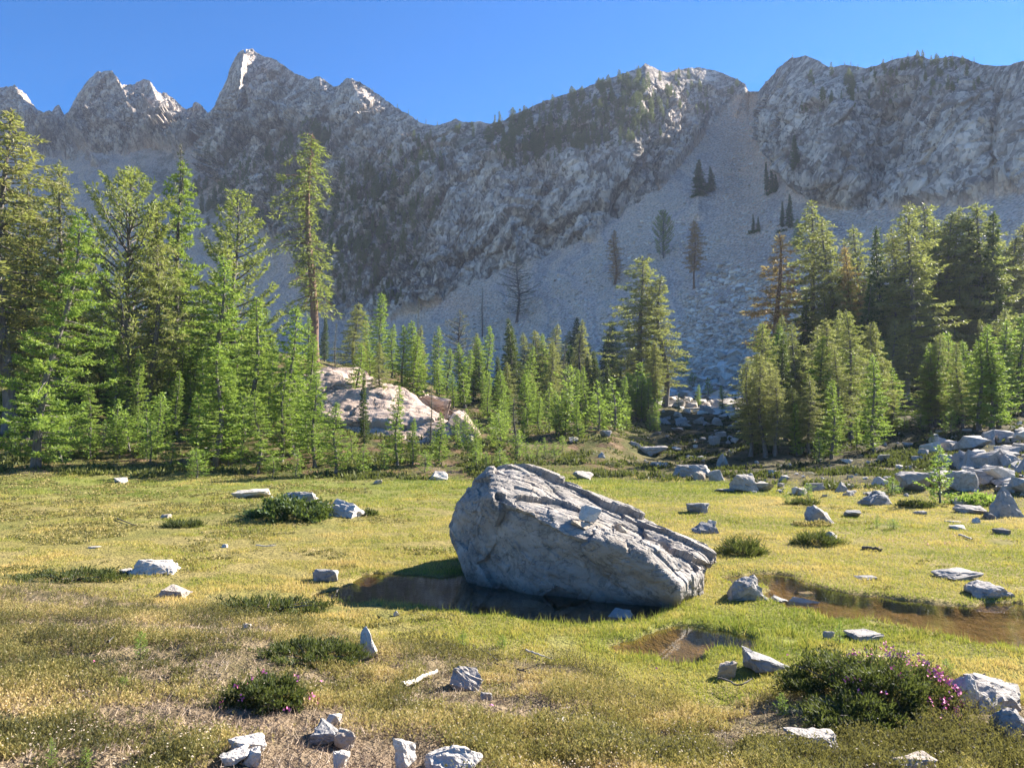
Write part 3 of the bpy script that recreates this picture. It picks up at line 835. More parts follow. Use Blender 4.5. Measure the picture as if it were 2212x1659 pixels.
# (px centre, py of its foot, width px, height px, material, shape, label[, yaw, tilt])
ROCKS = [
    (497, 1655, 66, 14, 'white_rock', 'slab', 'thin pale slab under the flat slab on the bare soil'),
    (541, 1658, 44, 26, 'white_rock', 'block', 'cream rock propping up the flat slab on the bare soil'),
    (524, 1630, 82, 30, 'white_rock', 'slab', 'flat pale slab lying across two stones on the bare soil'),
    (702, 1610, 92, 38, 'grey_rock', 'block', 'speckled grey rock at the edge of the bare soil'),
    (742, 1628, 46, 36, 'tan_rock', 'block', 'tan rock touching the speckled grey rock'),
    (734, 1664, 36, 28, 'white_rock', 'block', 'white stone half sunk in bare soil below the tan rock'),
    (716, 1569, 34, 16, 'white_rock', 'block', 'crumbly white stone in the heather above the speckled grey rock'),
    (871, 1668, 52, 58, 'white_rock', 'shard', 'upright cream shard between the soil and the white domed rock'),
    (976, 1680, 128, 62, 'white_rock', 'round', 'white domed rock bulging out of the heather'),
    (792, 1426, 46, 62, 'white_rock', 'wedge', 'tall white rock leaning in dark heather before the pond'),
    (1006, 1492, 74, 48, 'granite', 'wedge', 'pale angular rock beside the bleached driftwood branch'),
    (1050, 1512, 26, 20, 'granite', 'block', 'small grey stone just below the angular rock by the driftwood'),
    (1156, 1305, 56, 17, 'granite', 'slab', 'flat grey stone sticking out of the pond before the boulder'),
    (1347, 1336, 58, 24, 'grey_rock', 'wedge', 'low grey stone on the mossy bank under the boulder'),
    (975, 1283, 42, 10, 'dark_rock', 'slab', 'dark wet stone in the pond near the boulder'),
    (842, 1255, 12, 8, 'tan_rock', 'block', 'tiny brown stone in the shallow far corner of the pond'),
    (322, 1243, 96, 42, 'white_rock', 'wedge', 'bright white rock with a weathered grey back in the dry meadow'),
    (265, 1242, 30, 14, 'granite', 'slab', 'small grey stone beside the bright white rock'),
    (368, 1292, 70, 32, 'tan_rock', 'wedge', 'orange tan pyramid rock at the heather edge'),
    (699, 1258, 54, 32, 'grey_rock', 'slab', 'tilted grey slab in golden grass near the pond'),
    (536, 1078, 76, 24, 'white_rock', 'slab', 'low white rock in the meadow behind the shrub mound'),
    (636, 1098, 100, 40, 'granite', 'block', 'grey rock rising out of the dark shrub mound'),
    (741, 1118, 84, 42, 'white_rock', 'wedge', 'pointed white rock beside the dark shrub mound'),
    (693, 1112, 46, 26, 'grey_rock', 'block', 'streaky grey stone wedged between the shrub mound rocks'),
    (252, 1044, 32, 13, 'white_rock', 'block', 'white stone at the meadow edge below the larch thicket'),
    (945, 1038, 42, 22, 'white_rock', 'wedge', 'pale peaked stone at the meadow edge behind the boulder'),
    (815, 1046, 20, 10, 'tan_rock', 'block', 'small tan stone at the meadow edge below the outcrop'),
    (1262, 1036, 47, 19, 'granite', 'block', 'boxy tan grey rock at the far meadow edge'),
    (1180, 1030, 18, 12, 'granite', 'block', 'small pale stone showing just over the boulder'),
    (1512, 1108, 50, 24, 'grey_rock', 'block', 'lone grey stone in the green meadow beyond the boulder'),
    (1527, 1154, 56, 28, 'grey_rock', 'wedge', 'dark wedge stone in the meadow beyond the boulder'),
    (1538, 1136, 24, 14, 'white_rock', 'shard', 'small white chip behind the dark wedge stone'),
    (1774, 1132, 62, 42, 'granite', 'wedge', 'pale pyramid rock in the open meadow casting a dark shadow'),
    (1614, 1063, 64, 42, 'granite', 'wedge', 'large bright wedge rock at the stony meadow edge'),
    (1650, 1062, 50, 22, 'granite', 'block', 'low block leaning on the large bright wedge rock'),
    (1568, 1064, 40, 9, 'grey_rock', 'slab', 'thin flat stone before the large bright wedge rock'),
    (1500, 1032, 84, 32, 'granite', 'block', 'broad grey block at the far end of the meadow'),
    (1514, 1037, 30, 20, 'tan_rock', 'wedge', 'tan stone in front of the broad grey block'),
    (1549, 1040, 40, 26, 'granite', 'block', 'blocky pale stone beside the broad grey block'),
    (1416, 988, 64, 22, 'granite', 'slab', 'cracked pale slab in the shaded hollow'),
    (1374, 967, 26, 13, 'granite', 'block', 'oval grey stone above the cracked pale slab'),
    (1429, 1011, 44, 13, 'granite', 'block', 'low blue grey rock below the cracked pale slab'),
    (1300, 990, 20, 13, 'granite', 'wedge', 'small stone on the green bank beyond the boulder'),
    (1310, 944, 26, 14, 'granite', 'block', 'pale stone at the top of the green bank'),
    (1546, 961, 26, 20, 'granite', 'block', 'upright grey stone in the shaded hollow'),
    (1563, 1008, 24, 28, 'granite', 'shard', 'leaning thin slab at the dark tree foot'),
    (1474, 922, 30, 18, 'granite', 'block', 'rounded stone topping the pile in the shaded hollow'),
    (1512, 918, 26, 16, 'granite', 'block', 'stone in the rubble at the foot of the scree'),
    (1552, 922, 26, 20, 'granite', 'wedge', 'slanted stone at the dark edge of the shaded hollow'),
    (1424, 914, 26, 10, 'granite', 'slab', 'flat stone under the larch saplings at the scree foot'),
    (1531, 892, 36, 18, 'granite', 'block', 'large stone in the lowest tongue of the scree'),
    (1910, 1092, 80, 36, 'grey_rock', 'wedge', 'mottled blue grey boulder before a small larch bush'),
    (1988, 1062, 72, 46, 'granite', 'block', 'big smooth pale slab face behind the young meadow larch'),
    (2094, 1063, 60, 46, 'granite', 'block', 'pale cracked boulder behind the young meadow larch'),
    (2188, 1118, 66, 74, 'granite', 'wedge', 'tall pale boulder standing at the edge of the rock field'),
    (2110, 1111, 66, 22, 'granite', 'wedge', 'low pale boulder in shrubs before the tall pale boulder'),
    (2081, 1092, 36, 18, 'tan_rock', 'block', 'cream cup shaped stone beside the young meadow larch'),
    (2153, 1043, 62, 34, 'granite', 'block', 'large square slab in the upper rock field'),
    (2195, 1010, 48, 30, 'granite', 'wedge', 'slanting pale slab high in the rock field'),
    (1914, 1000, 28, 18, 'white_rock', 'block', 'bright cube stone on the dark bank below the larches'),
    (1988, 998, 24, 14, 'granite', 'block', 'pale stone on the dark bank next to the cube stone'),
    (1964, 966, 25, 11, 'granite', 'slab', 'flat stone high on the dark bank'),
    (1907, 1050, 34, 22, 'white_rock', 'wedge', 'white wedge stone behind the mottled boulder'),
    (1824, 1064, 28, 24, 'granite', 'wedge', 'leaning stone at the meadow edge among small rubble'),
    (1847, 1072, 28, 14, 'granite', 'block', 'rough stone half sunk at the stony meadow edge'),
    (1766, 1062, 38, 20, 'granite', 'block', 'pale stone behind the tiny meadow larches'),
    (1847, 1118, 36, 17, 'grey_rock', 'slab', 'blue grey slab in rusty plants beside the pyramid rock'),
    (2078, 1144, 34, 11, 'white_rock', 'slab', 'flat white slab lying in the meadow grass'),
    (2067, 1129, 32, 6, 'granite', 'slab', 'thin sliver of stone in the grass above the flat white slab'),
    (1993, 1112, 26, 10, 'granite', 'block', 'small tan grey stone in the meadow before the young larch'),
    (2112, 1130, 15, 13, 'white_rock', 'block', 'small white stone by the dark brown stone'),
    (2146, 1123, 28, 17, 'dark_rock', 'wedge', 'dark brown stone before the tall pale boulder'),
    (2171, 1156, 32, 16, 'dark_rock', 'block', 'dark lump of rotten stone in the meadow'),
    (1623, 1300, 88, 64, 'granite', 'wedge', 'grey peaked rock on the bright grass bank by the stream'),
    (1694, 1302, 58, 22, 'grey_rock', 'slab', 'low flat rock at the stream bank beside the peaked rock'),
    (1742, 1308, 66, 28, 'granite', 'slab', 'pale rounded slab with its foot in the stream'),
    (1745, 1280, 30, 10, 'granite', 'slab', 'thin slab across the stream bank above the pale rounded slab'),
    (2155, 1294, 98, 42, 'granite', 'wedge', 'pinkish grey rock at the stream bend'),
    (2088, 1254, 86, 28, 'granite', 'slab', 'long tilted slab in the meadow above the stream bend'),
    (1880, 1254, 44, 11, 'grey_rock', 'slab', 'flat grey stone in the meadow beyond the stream'),
    (1814, 1330, 22, 10, 'tan_rock', 'block', 'small stone lying in the stream shallows'),
    (1660, 1458, 98, 50, 'grey_rock', 'block', 'blue grey block beside the big heather mound'),
    (1572, 1468, 46, 36, 'tan_rock', 'block', 'tan stone in dark heather beside the blue grey block'),
    (2094, 1536, 52, 70, 'white_rock', 'shard', 'leaning cream slab at the end of the flowering heather'),
    (2180, 1545, 170, 84, 'granite', 'wedge', 'largest pale boulder near the flowering heather'),
    (2125, 1490, 34, 28, 'tan_rock', 'wedge', 'tan stone behind the leaning cream slab'),
    (2200, 1605, 74, 70, 'granite', 'round', 'shaded round boulder below the largest pale boulder'),
    (1776, 1630, 108, 54, 'granite', 'slab', 'flat grey rock sunk in heather below the flowering mound'),
    (1990, 1672, 92, 40, 'tan_rock', 'wedge', 'warm tan rock under a tuft of dead heather'),
    (1795, 1382, 26, 20, 'granite', 'block', 'small pale stone behind the bright green fir sprout'),
    (1880, 1386, 72, 14, 'granite', 'slab', 'pale slab edge showing behind the big heather mound'),
    (1799, 1172, 34, 24, 'granite', 'shard', 'slanting shard beside the dark grass tussock'),
    (1935, 1574, 30, 22, 'dark_rock', 'block', 'dark stone in shade under the big heather mound'),
    (1362, 1510, 26, 18, 'grey_rock', 'block', 'small dark grey stone in heath before the pools'),
    (530, 1358, 20, 14, 'white_rock', 'block', 'small white stone in the heather beyond the bare patch'),
    (855, 1332, 14, 14, 'white_rock', 'shard', 'cream chip on the near bank of the pond'),
    (1210, 1560, 30, 8, 'white_rock', 'slab', 'flat white chip in heath below the boulder'),
    (200, 1186, 24, 6, 'white_rock', 'slab', 'thin white chip in the dry meadow beyond the bright white rock'),
    (484, 1184, 16, 8, 'white_rock', 'block', 'tiny white stone in the dry meadow'),
    (355, 1120, 22, 10, 'tan_rock', 'block', 'small tan stone in the meadow near a dark tuft'),
    (172, 1464, 20, 14, 'white_rock', 'block', 'white pebble among pink flowers in the heather'),
    (1240, 958, 22, 12, 'granite', 'block', 'pale stone among saplings on the green bank'),
    (1068, 934, 24, 12, 'tan_rock', 'block', 'tan stone below the broken end of the outcrop'),
    (1010, 958, 30, 16, 'tan_rock', 'block', 'pinkish stone at the foot of the outcrop'),
]
NEAR_ROCKS = []
for i, r in enumerate(ROCKS):
    px, py, w, h, mt, kd, lab = r
    p = stand(px, py)
    if p.z < WATER_Z - 0.01 and p.y < 13:
        p = Vector((*on_level(px, py, WATER_Z - 0.01), WATER_Z - 0.01))
    k = p.y / F
    dx = w * k
    dy = dx * (0.75 if kd != 'slab' else 0.8)
    dep = max(0.0, (ZC - p.z) / p.y)
    dz = max(h * k - dep * dy * 0.75, 0.35 * h * k, 0.05 * dx)
    bury = 0.12 * dz + 0.01
    if py > 1330 and p.y < 8.5 and w > 30:
        dz += 0.04
    NEAR_ROCKS.append((p.x, p.y + dy * 0.35, dx * 0.5, dy * 0.5)) if p.y < 13 else None
    rg = random.Random(900 + i)
    me = rock_mesh('rock', 300 + i, (dx, dy, dz + bury), M[mt], kd, 7 if w > 60 else 4, 0.085)
    o = link('rock', me, None, (p.x, p.y + dy * 0.45, float(gz(p.x, p.y + dy * 0.45)[0]) * 0.4 + p.z * 0.6 - bury), (0, 0, rg.uniform(-0.25, 0.25)))
    tag(o, lab, 'rock')

# shared shapes for the many stones of the rock field
PROTO = [rock_mesh('field_stone', 40 + i, (1.0, 0.8, 0.62 if i % 3 else 0.4), M['granite'] if i % 4 else M['white_rock'], ('block', 'slab', 'wedge', 'block', 'block')[i % 5], 2, 0.08) for i in range(10)]


def scatter(poly, count, wmin, wmax, label, group, seed, cat='rock', ymin=14):
    rg = random.Random(seed)
    xs = [a for a, b in poly]
    ys = [b for a, b in poly]
    pa = np.array(poly, float)
    done = 0
    while done < count:
        px, py = rg.uniform(min(xs), max(xs)), rg.uniform(min(ys), max(ys))
        if poly_sd(np.array([px]), np.array([py]), pa)[0] > 0:
            continue
        p = stand(px, py, ymin)
        w = (wmin + (wmax - wmin) * rg.random() ** 2.6) * p.y / F
        o = link('field_stone', rg.choice(PROTO), None, (p.x, p.y, p.z - 0.14 * w), (rg.uniform(-.2, .2), rg.uniform(-.2, .2), rg.uniform(0, 6.28)), (w * 1.0, w * rg.uniform(.8, 1.2), w * rg.uniform(.7, 1.3)))
        tag(o, label, cat, group)
        done += 1


scatter([(1930, 1045), (2212, 1075), (2230, 915), (2090, 925), (1960, 990)], 95, 13, 62, 'pale stone packed among others in the rock field behind the young meadow larch', 'stones of the rock field', 1)
scatter([(1980, 1055), (2225, 1070), (2230, 930), (2080, 950)], 14, 40, 84, 'large pale boulder lying among the stones of the rock field', 'large boulders of the rock field', 11)
scatter([(1590, 1062), (1960, 1085), (1960, 1030), (1600, 1030)], 48, 8, 30, 'small pale stone lying along the stony far edge of the meadow', 'stones along the meadow edge', 2)
scatter([(1620, 1030), (1960, 1030), (2080, 930), (1860, 940), (1640, 990)], 45, 7, 26, 'small stone on the dark bank below the larch stand', 'stones on the dark bank', 3)
scatter([(1380, 1005), (1600, 1000), (1600, 880), (1420, 880)], 55, 7, 26, 'pale stone in the shaded hollow at the scree foot', 'stones in the shaded hollow', 4)
scatter([(890, 955), (1060, 955), (1010, 900), (900, 862)], 22, 10, 28, 'pinkish stone in the debris at the end of the outcrop', 'debris of the outcrop', 5)
scatter([(20, 990), (560, 1010), (560, 820), (0, 810)], 18, 8, 22, 'pale stone under the larches of the thicket', 'stones in the larch thicket', 6, ymin=24)


def rubble(name, polys, seed, kind_label):
    """loose scree: nobody could count it, so one mesh"""
    rg = np.random.default_rng(seed)
    base = []
    for i in range(6):
        bm = hull_mesh([tuple(a) for a in rg.normal(size=(9, 3)) * [0.6, 0.5, 0.3]])
        bmesh.ops.triangulate(bm, faces=bm.faces)
        bm.verts.ensure_lookup_table()
        v = np.array([a.co[:] for a in bm.verts])
        bm.verts.index_update()
        f = np.array([[a.index for a in fc.verts] for fc in bm.faces])
        bm.free()
        base.append((v, f))
    VV, FF, TT, off = [], [], [], 0
    for poly, count, w0, w1 in polys:
        pa = np.array(poly, float)
        lo, hi = pa.min(0), pa.max(0)
        q = rg.uniform(lo, hi, size=(count * 4, 2))
        q = q[poly_sd(q[:, 0], q[:, 1], pa) < 0][:count]
        for px, py in q:
            p = stand(px, py, 40) if py > 800 else mountain_at(px, py)
            w = (w0 + (w1 - w0) * rg.random() ** 3) * p.y / F
            v, f = base[rg.integers(6)]
            a = rg.uniform(0, 6.28)
            cc, ss = math.cos(a), math.sin(a)
            t = v * w * 0.8
            t = np.stack([t[:, 0] * cc - t[:, 1] * ss, t[:, 0] * ss + t[:, 1] * cc, t[:, 2] + 0.25 * t[:, 0] * rg.normal()], 1) + [p.x, p.y, p.z]
            VV.append(t)
            FF.append(f + off)
            TT.append(np.full(len(v), rg.random()))
            off += len(v)
    n = NT('scree_stone')
    c = n.ramp(n.attr('tint'), [(0.0, (0.32, 0.28, 0.24)), (0.5, (0.52, 0.46, 0.40)), (1.0, (0.72, 0.66, 0.59))])
    m = n.done(n.bsdf(c, 0.9, n.bump(n.noise(n.pos(), 6, 4), 0.5, 0.1)))
    o = link(name, mesh_np(name, np.concatenate(VV), [np.concatenate(FF)], [m], attrs={'tint': np.concatenate(TT)}))
    tag(o, kind_label, 'scree', None, 'stuff')


rubble('scree_rubble', [
    ([(1420, 870), (1480, 650), (1560, 560), (1720, 620), (1740, 760), (1600, 880)], 3600, 4, 17),
    ([(1430, 880), (1450, 790), (1600, 760), (1640, 870), (1590, 905)], 420, 12, 36),
    ([(900, 740), (1000, 680), (1250, 560), (1480, 420), (1560, 520), (1500, 700), (1420, 850), (1000, 830)], 2600, 3, 9),
    ([(1640, 640), (1560, 430), (1600, 250), (1640, 250), (1700, 430), (2212, 470), (2212, 560), (1720, 620)], 2000, 3, 8)], 5, 'loose pale scree fanning down from the gully')

# ------------------------------------------------------------------ the great boulder
BP = [(972, 1138, 10.5), (988, 1082, 10.5), (1028, 1036, 10.7), (1062, 1012, 10.9), (1105, 1007, 11.1), (1149, 1016, 11.2), (1236, 1056, 11.1), (1322, 1084, 10.9), (1434, 1140, 10.5),
      (1540, 1190, 10.0), (1545, 1206, 9.85), (1533, 1240, 9.65), (1508, 1290, 9.3), (1458, 1312, 8.75), (1422, 1312, 8.8), (1330, 1312, 9.0), (1236, 1300, 9.2), (1112, 1278, 9.6),
      (1034, 1266, 9.9), (1006, 1240, 10.05), (991, 1172, 10.3), (1060, 1075, 9.75), (1081, 1079, 9.6), (1124, 1098, 9.4), (1223, 1150, 9.0), (1385, 1197, 8.72), (1465, 1272, 8.60),
      (1493, 1228, 9.15), (1180, 1250, 9.35), (1300, 1280, 9.0)]
bpts = [tuple(at(a, b, y)) for a, b, y in BP]
bpts += [(-0.7, 11.6, 0.4), (-0.6, 11.8, -0.3), (1.0, 12.1, -0.3), (2.2, 11.2, -0.3), (0.4, 12.2, 0.8), (1.6, 11.5, 0.35), (2.1, 9.4, -0.3), (1.85, 8.85, -0.3), (0.2, 9.5, -0.35), (-0.4, 10.1, -0.35)]
bme = remesh(hull_mesh(bpts), 0.018)
v, nn = mesh_arrays(bme)
bpx, bpy_ = pxpy(v[:, 0], v[:, 1], v[:, 2])
axis = np.array([0.80, -0.33, -0.50])
axis /= np.linalg.norm(axis)
sidev = np.cross(axis, [0, 0, 1.0])
sidev /= np.linalg.norm(sidev)
upv = np.cross(sidev, axis)
L = np.stack([v @ axis, v @ sidev, v @ upv], 1)
# the trough along the top, with a back ridge rising beyond it
top = np.clip((nn @ np.array([0.15, -0.25, 0.95]) - 0.45) / 0.3, 0, 1)
s0 = L[:, 1] - L[:, 1][(top > 0.5)].mean()
alng = (L[:, 0] - L[:, 0].min()) / (np.ptp(L[:, 0]))
tr = np.exp(-((s0 - 0.08 + 0.05 * fbm(L * 2.0, 2, 7)) / 0.17) ** 2) * sstep(0.22, 0.36, alng) * sstep(0.97, 0.8, alng)
d = -0.08 * tr * top
strat = L * [0.9, 3.4, 4.2]
d += 0.010 * ridged(strat + 5, 3, 3, 0.55) - 0.02
d += 0.015 * fbm(L * [1.3, 2.6, 2.6], 3, 8)
wl = np.stack([fbm(L * 2, 3, 1), fbm(L * 2, 3, 2), fbm(L * 2, 3, 4)], 1)
h1, j1, tn = facets(L * [0.8, 2.0, 2.2] + 0.10 * wl, 3)
d += 0.095 * h1 + 0.012 * j1
h1, j1, tn = facets(L * [2.4, 6.0, 7.0] + 0.15 * wl, 8)
d += 0.022 * h1 + 0.005 * j1
h1, j1, tn = facets(L * [7, 16, 18] + 0.25 * wl, 18)
d += 0.007 * h1 + 0.002 * j1
v = v + nn * d[:, None]
bc = v.mean(0) * [1, 1, 0]
v = v - bc
bme.vertices.foreach_set('co', v.astype(np.float32).ravel())
bme.update()
bme.name = 'boulder'
n = NT('boulder_stone')
p = n.pos(obj=True)
st = n.pos((0.9, 1.7, 2.0), (0.0, 0.55, 0.38), obj=True)
f1 = n.noise(st, 1.6, 7, 0.68, 0.6)
f2 = n.noise(p, 12, 6, 0.7)
c = n.mix(n.ramp(f1, [(0.32, 0.0), (0.66, 1.0)]), (0.19, 0.17, 0.15), (0.38, 0.34, 0.30))
c = n.mix(n.ramp(n.noise(p, 1.4, 5, 0.7), [(0.52, 0.0), (0.68, 0.6)]), c, (0.30, 0.23, 0.16))
c = n.mix(n.ramp(f2, [(0.55, 0.0), (0.68, 0.75)]), c, (0.11, 0.11, 0.11))
c = n.mix(n.ramp(n.noise(p, 7, 6, 0.75, 0.5), [(0.60, 0.0), (0.68, 0.5)]), c, (0.48, 0.44, 0.39))
c = n.mix(n.ramp(n.noise(p, 3.6, 6, 0.78, 0.6), [(0.54, 0.0), (0.62, 0.6)]), c, (0.095, 0.095, 0.085))
c = n.mix(n.ramp(n.noise(n.pos((1, 1, 1), (1, 0, 0), obj=True), 2.2, 5, 0.7), [(0.62, 0.0), (0.70, 0.45)]), c, (0.30, 0.20, 0.10))
wetline = n.ramp(n.n('ShaderNodeSeparateXYZ', {0: n.n('ShaderNodeNewGeometry').outputs['Position']}).outputs[2], [(0.0, 1.0), (0.16, 0.0)])
c = n.mix(n.math('MULTIPLY', wetline, 0.7), c, (0.06, 0.055, 0.045))
cr = n.math('ABSOLUTE', n.math('SUBTRACT', n.noise(st, 1.1, 6, 0.62, 0.4), 0.5))
c = n.mix(n.ramp(cr, [(0.0, 0.6), (0.010, 0.0)]), c, (0.07, 0.065, 0.06))
hb = n.math('ADD', n.math('MULTIPLY', f1, 0.7), n.math('ADD', n.math('MULTIPLY', f2, 0.45), n.math('MULTIPLY', n.ramp(cr, [(0.0, 0.0), (0.04, 1.0)]), 0.4)))
bme.materials.clear()
bme.materials.append(n.done(n.bsdf(c, 0.8, n.bump(hb, 0.6, 0.05))))
bme.polygons.foreach_set('use_smooth', np.zeros(len(bme.polygons), bool))
bo = link('boulder', bme, None, tuple(bc))
tag(bo, 'huge tilted grey boulder standing in the dark pond', 'boulder')
# stones lying on it: drop them on its surface
bv = v + bc
bpx, bpy_ = pxpy(bv[:, 0], bv[:, 1], bv[:, 2])
for i, (px, py, w, h, mt, kd, lab) in enumerate([
        (1254, 1132, 48, 14, 'tan_rock', 'slab', 'thin plate of stone under the pale block on the boulder'),
        (1272, 1126, 44, 34, 'white_rock', 'block', 'pale block of stone resting on top of the boulder'),
        (1347, 1143, 34, 15, 'tan_rock', 'slab', 'flat tan stone lying in the boulder trough')]):
    m = (np.hypot(bpx - px, bpy_ - py) < 7)
    k = np.argmin(bv[m][:, 1])
    q = bv[m][k]
    s_ = q[1] / F
    me = rock_mesh('loose_stone', 700 + i, (w * s_, w * s_ * 0.75, h * s_), M[mt], kd, 3, 0.06)
    tag(link('loose_stone', me, None, (q[0], q[1] + 0.03, q[2] + (0.03 if i == 1 else -0.01)), (0.0, 0.22, 0.2 * i)), lab, 'rock')

# ------------------------------------------------------------------ the pale outcrop among the trees
OP = [(585, 832, 44), (640, 806, 46), (720, 802, 47), (790, 806, 47), (825, 818, 46), (868, 846, 44.5), (935, 890, 42), (985, 925, 39.5), (1028, 950, 37.5), (990, 958, 37), (900, 956, 37), (800, 955, 37.5), (740, 925, 39.0), (680, 890, 41), (600, 856, 43), (790, 850, 42.0), (845, 870, 41.5)]
op = [tuple(at(a, b, y)) for a, b, y in OP] + [tuple(at(600, 850, 54) + Vector((0, 0, -3))), tuple(at(860, 880, 54) + Vector((0, 0, -2))), tuple(at(730, 830, 56) + Vector((0, 0, -1))), tuple(at(800, 980, 40) + Vector((0, 0, -1))), tuple(at(880, 960, 43) + Vector((0, 0, -1)))]
ome = remesh(hull_mesh(op), 0.10)
v, nn = mesh_arrays(ome)
h1, j1, tn = facets(v * [0.22, 0.22, 0.5] + 0.12 * np.stack([fbm(v, 2, 1), fbm(v, 2, 2), fbm(v, 2, 4)], 1), 3)
v = v + nn * (0.32 * h1 + 0.10 * j1 + 0.10 * fbm(v * 1.1, 3, 5) + 0.30 * fbm(v * 0.25, 2, 6))[:, None]
ome.vertices.foreach_set('co', v.astype(np.float32).ravel())
ome.update()
ome.name = 'rock_outcrop'
n = NT('pinkish_slab_rock')
p = n.pos()
f1 = n.noise(p, 0.9, 7, 0.7)
c = n.ramp(f1, [(0.3, (0.26, 0.185, 0.14)), (0.5, (0.44, 0.33, 0.26)), (0.7, (0.56, 0.44, 0.35))])
cr = n.math('ABSOLUTE', n.math('SUBTRACT', n.noise(n.pos((1, 1, 2.0), (0.3, 0.4, 0)), 0.35, 6, 0.6, 0.5), 0.5))
c = n.mix(n.ramp(cr, [(0.0, 0.8), (0.018, 0.0)]), c, (0.10, 0.07, 0.05))
ome.materials.clear()
M['slab'] = n.done(n.bsdf(c, 0.9, n.bump(n.math('ADD', f1, n.ramp(cr, [(0.0, 0.0), (0.03, 0.6)])), 0.5, 0.15)))
ome.materials.append(M['slab'])
ome.polygons.foreach_set('use_smooth', np.zeros(len(ome.polygons), bool))
tag(link('rock_outcrop', ome), 'broad sloping pinkish rock outcrop among the larches', 'outcrop')
for i, (px, py, w, h, lab) in enumerate([
        (925, 915, 80, 60, 'stepped pinkish ledge against the end of the outcrop'),
        (985, 945, 100, 60, 'long low pinkish slab trailing off the outcrop'),
        (960, 905, 44, 24, 'pinkish block on top of the trailing slab'),
        (905, 860, 40, 20, 'weathered block high behind the outcrop end'),
        (640, 880, 70, 50, 'tilted pinkish ledge under the upper end of the outcrop')]):
    p = stand(px, py, 30)
    k = p.y / F
    me = rock_mesh('ledge_rock', 800 + i, (w * k, w * k * 1.2, h * k * 1.25), M['slab'], 'wedge' if i % 2 else 'block', 4, 0.07)
    tag(link('ledge_rock', me, None, (p.x, p.y + 0.4 * w * k, p.z - 0.25 * h * k), (0, 0.15, 0.2)), lab, 'rock')

# ------------------------------------------------------------------ conifers
def tube(pts, rad, sides=6):
    pts = np.asarray(pts, float)
    k = len(pts)
    t = np.gradient(pts, axis=0)
    t /= np.linalg.norm(t, axis=1)[:, None] + 1e-9
    ref = np.where(np.abs(t[:, 2:3]) > 0.8, [[1.0, 0, 0]], [[0, 0, 1.0]])
    a = np.cross(t, ref)
    a /= np.linalg.norm(a, axis=1)[:, None] + 1e-9
    b = np.cross(t, a)
    ang = np.linspace(0, 2 * np.pi, sides, endpoint=False)
    V = (pts[:, None, :] + (a[:, None, :] * np.cos(ang)[None, :, None] + b[:, None, :] * np.sin(ang)[None, :, None]) * np.asarray(rad)[:, None, None]).reshape(-1, 3)
    i = np.arange(k * sides).reshape(k, sides)
    j = np.roll(i, -1, 1)
    Fq = np.stack([i[:-1], j[:-1], j[1:], i[1:]], -1).reshape(-1, 4)
    return V, Fq


def kites(P, D, Sd, ln, wd):
    n_ = len(P)
    m = P + D * (ln * 0.45)[:, None]
    V = np.stack([P, m + Sd * (wd / 2)[:, None], P + D * ln[:, None], m - Sd * (wd / 2)[:, None]], 1).reshape(-1, 3)
    return V, np.arange(n_ * 4).reshape(-1, 4)


def unit(a):
    return a / (np.linalg.norm(a, axis=1)[:, None] + 1e-9)


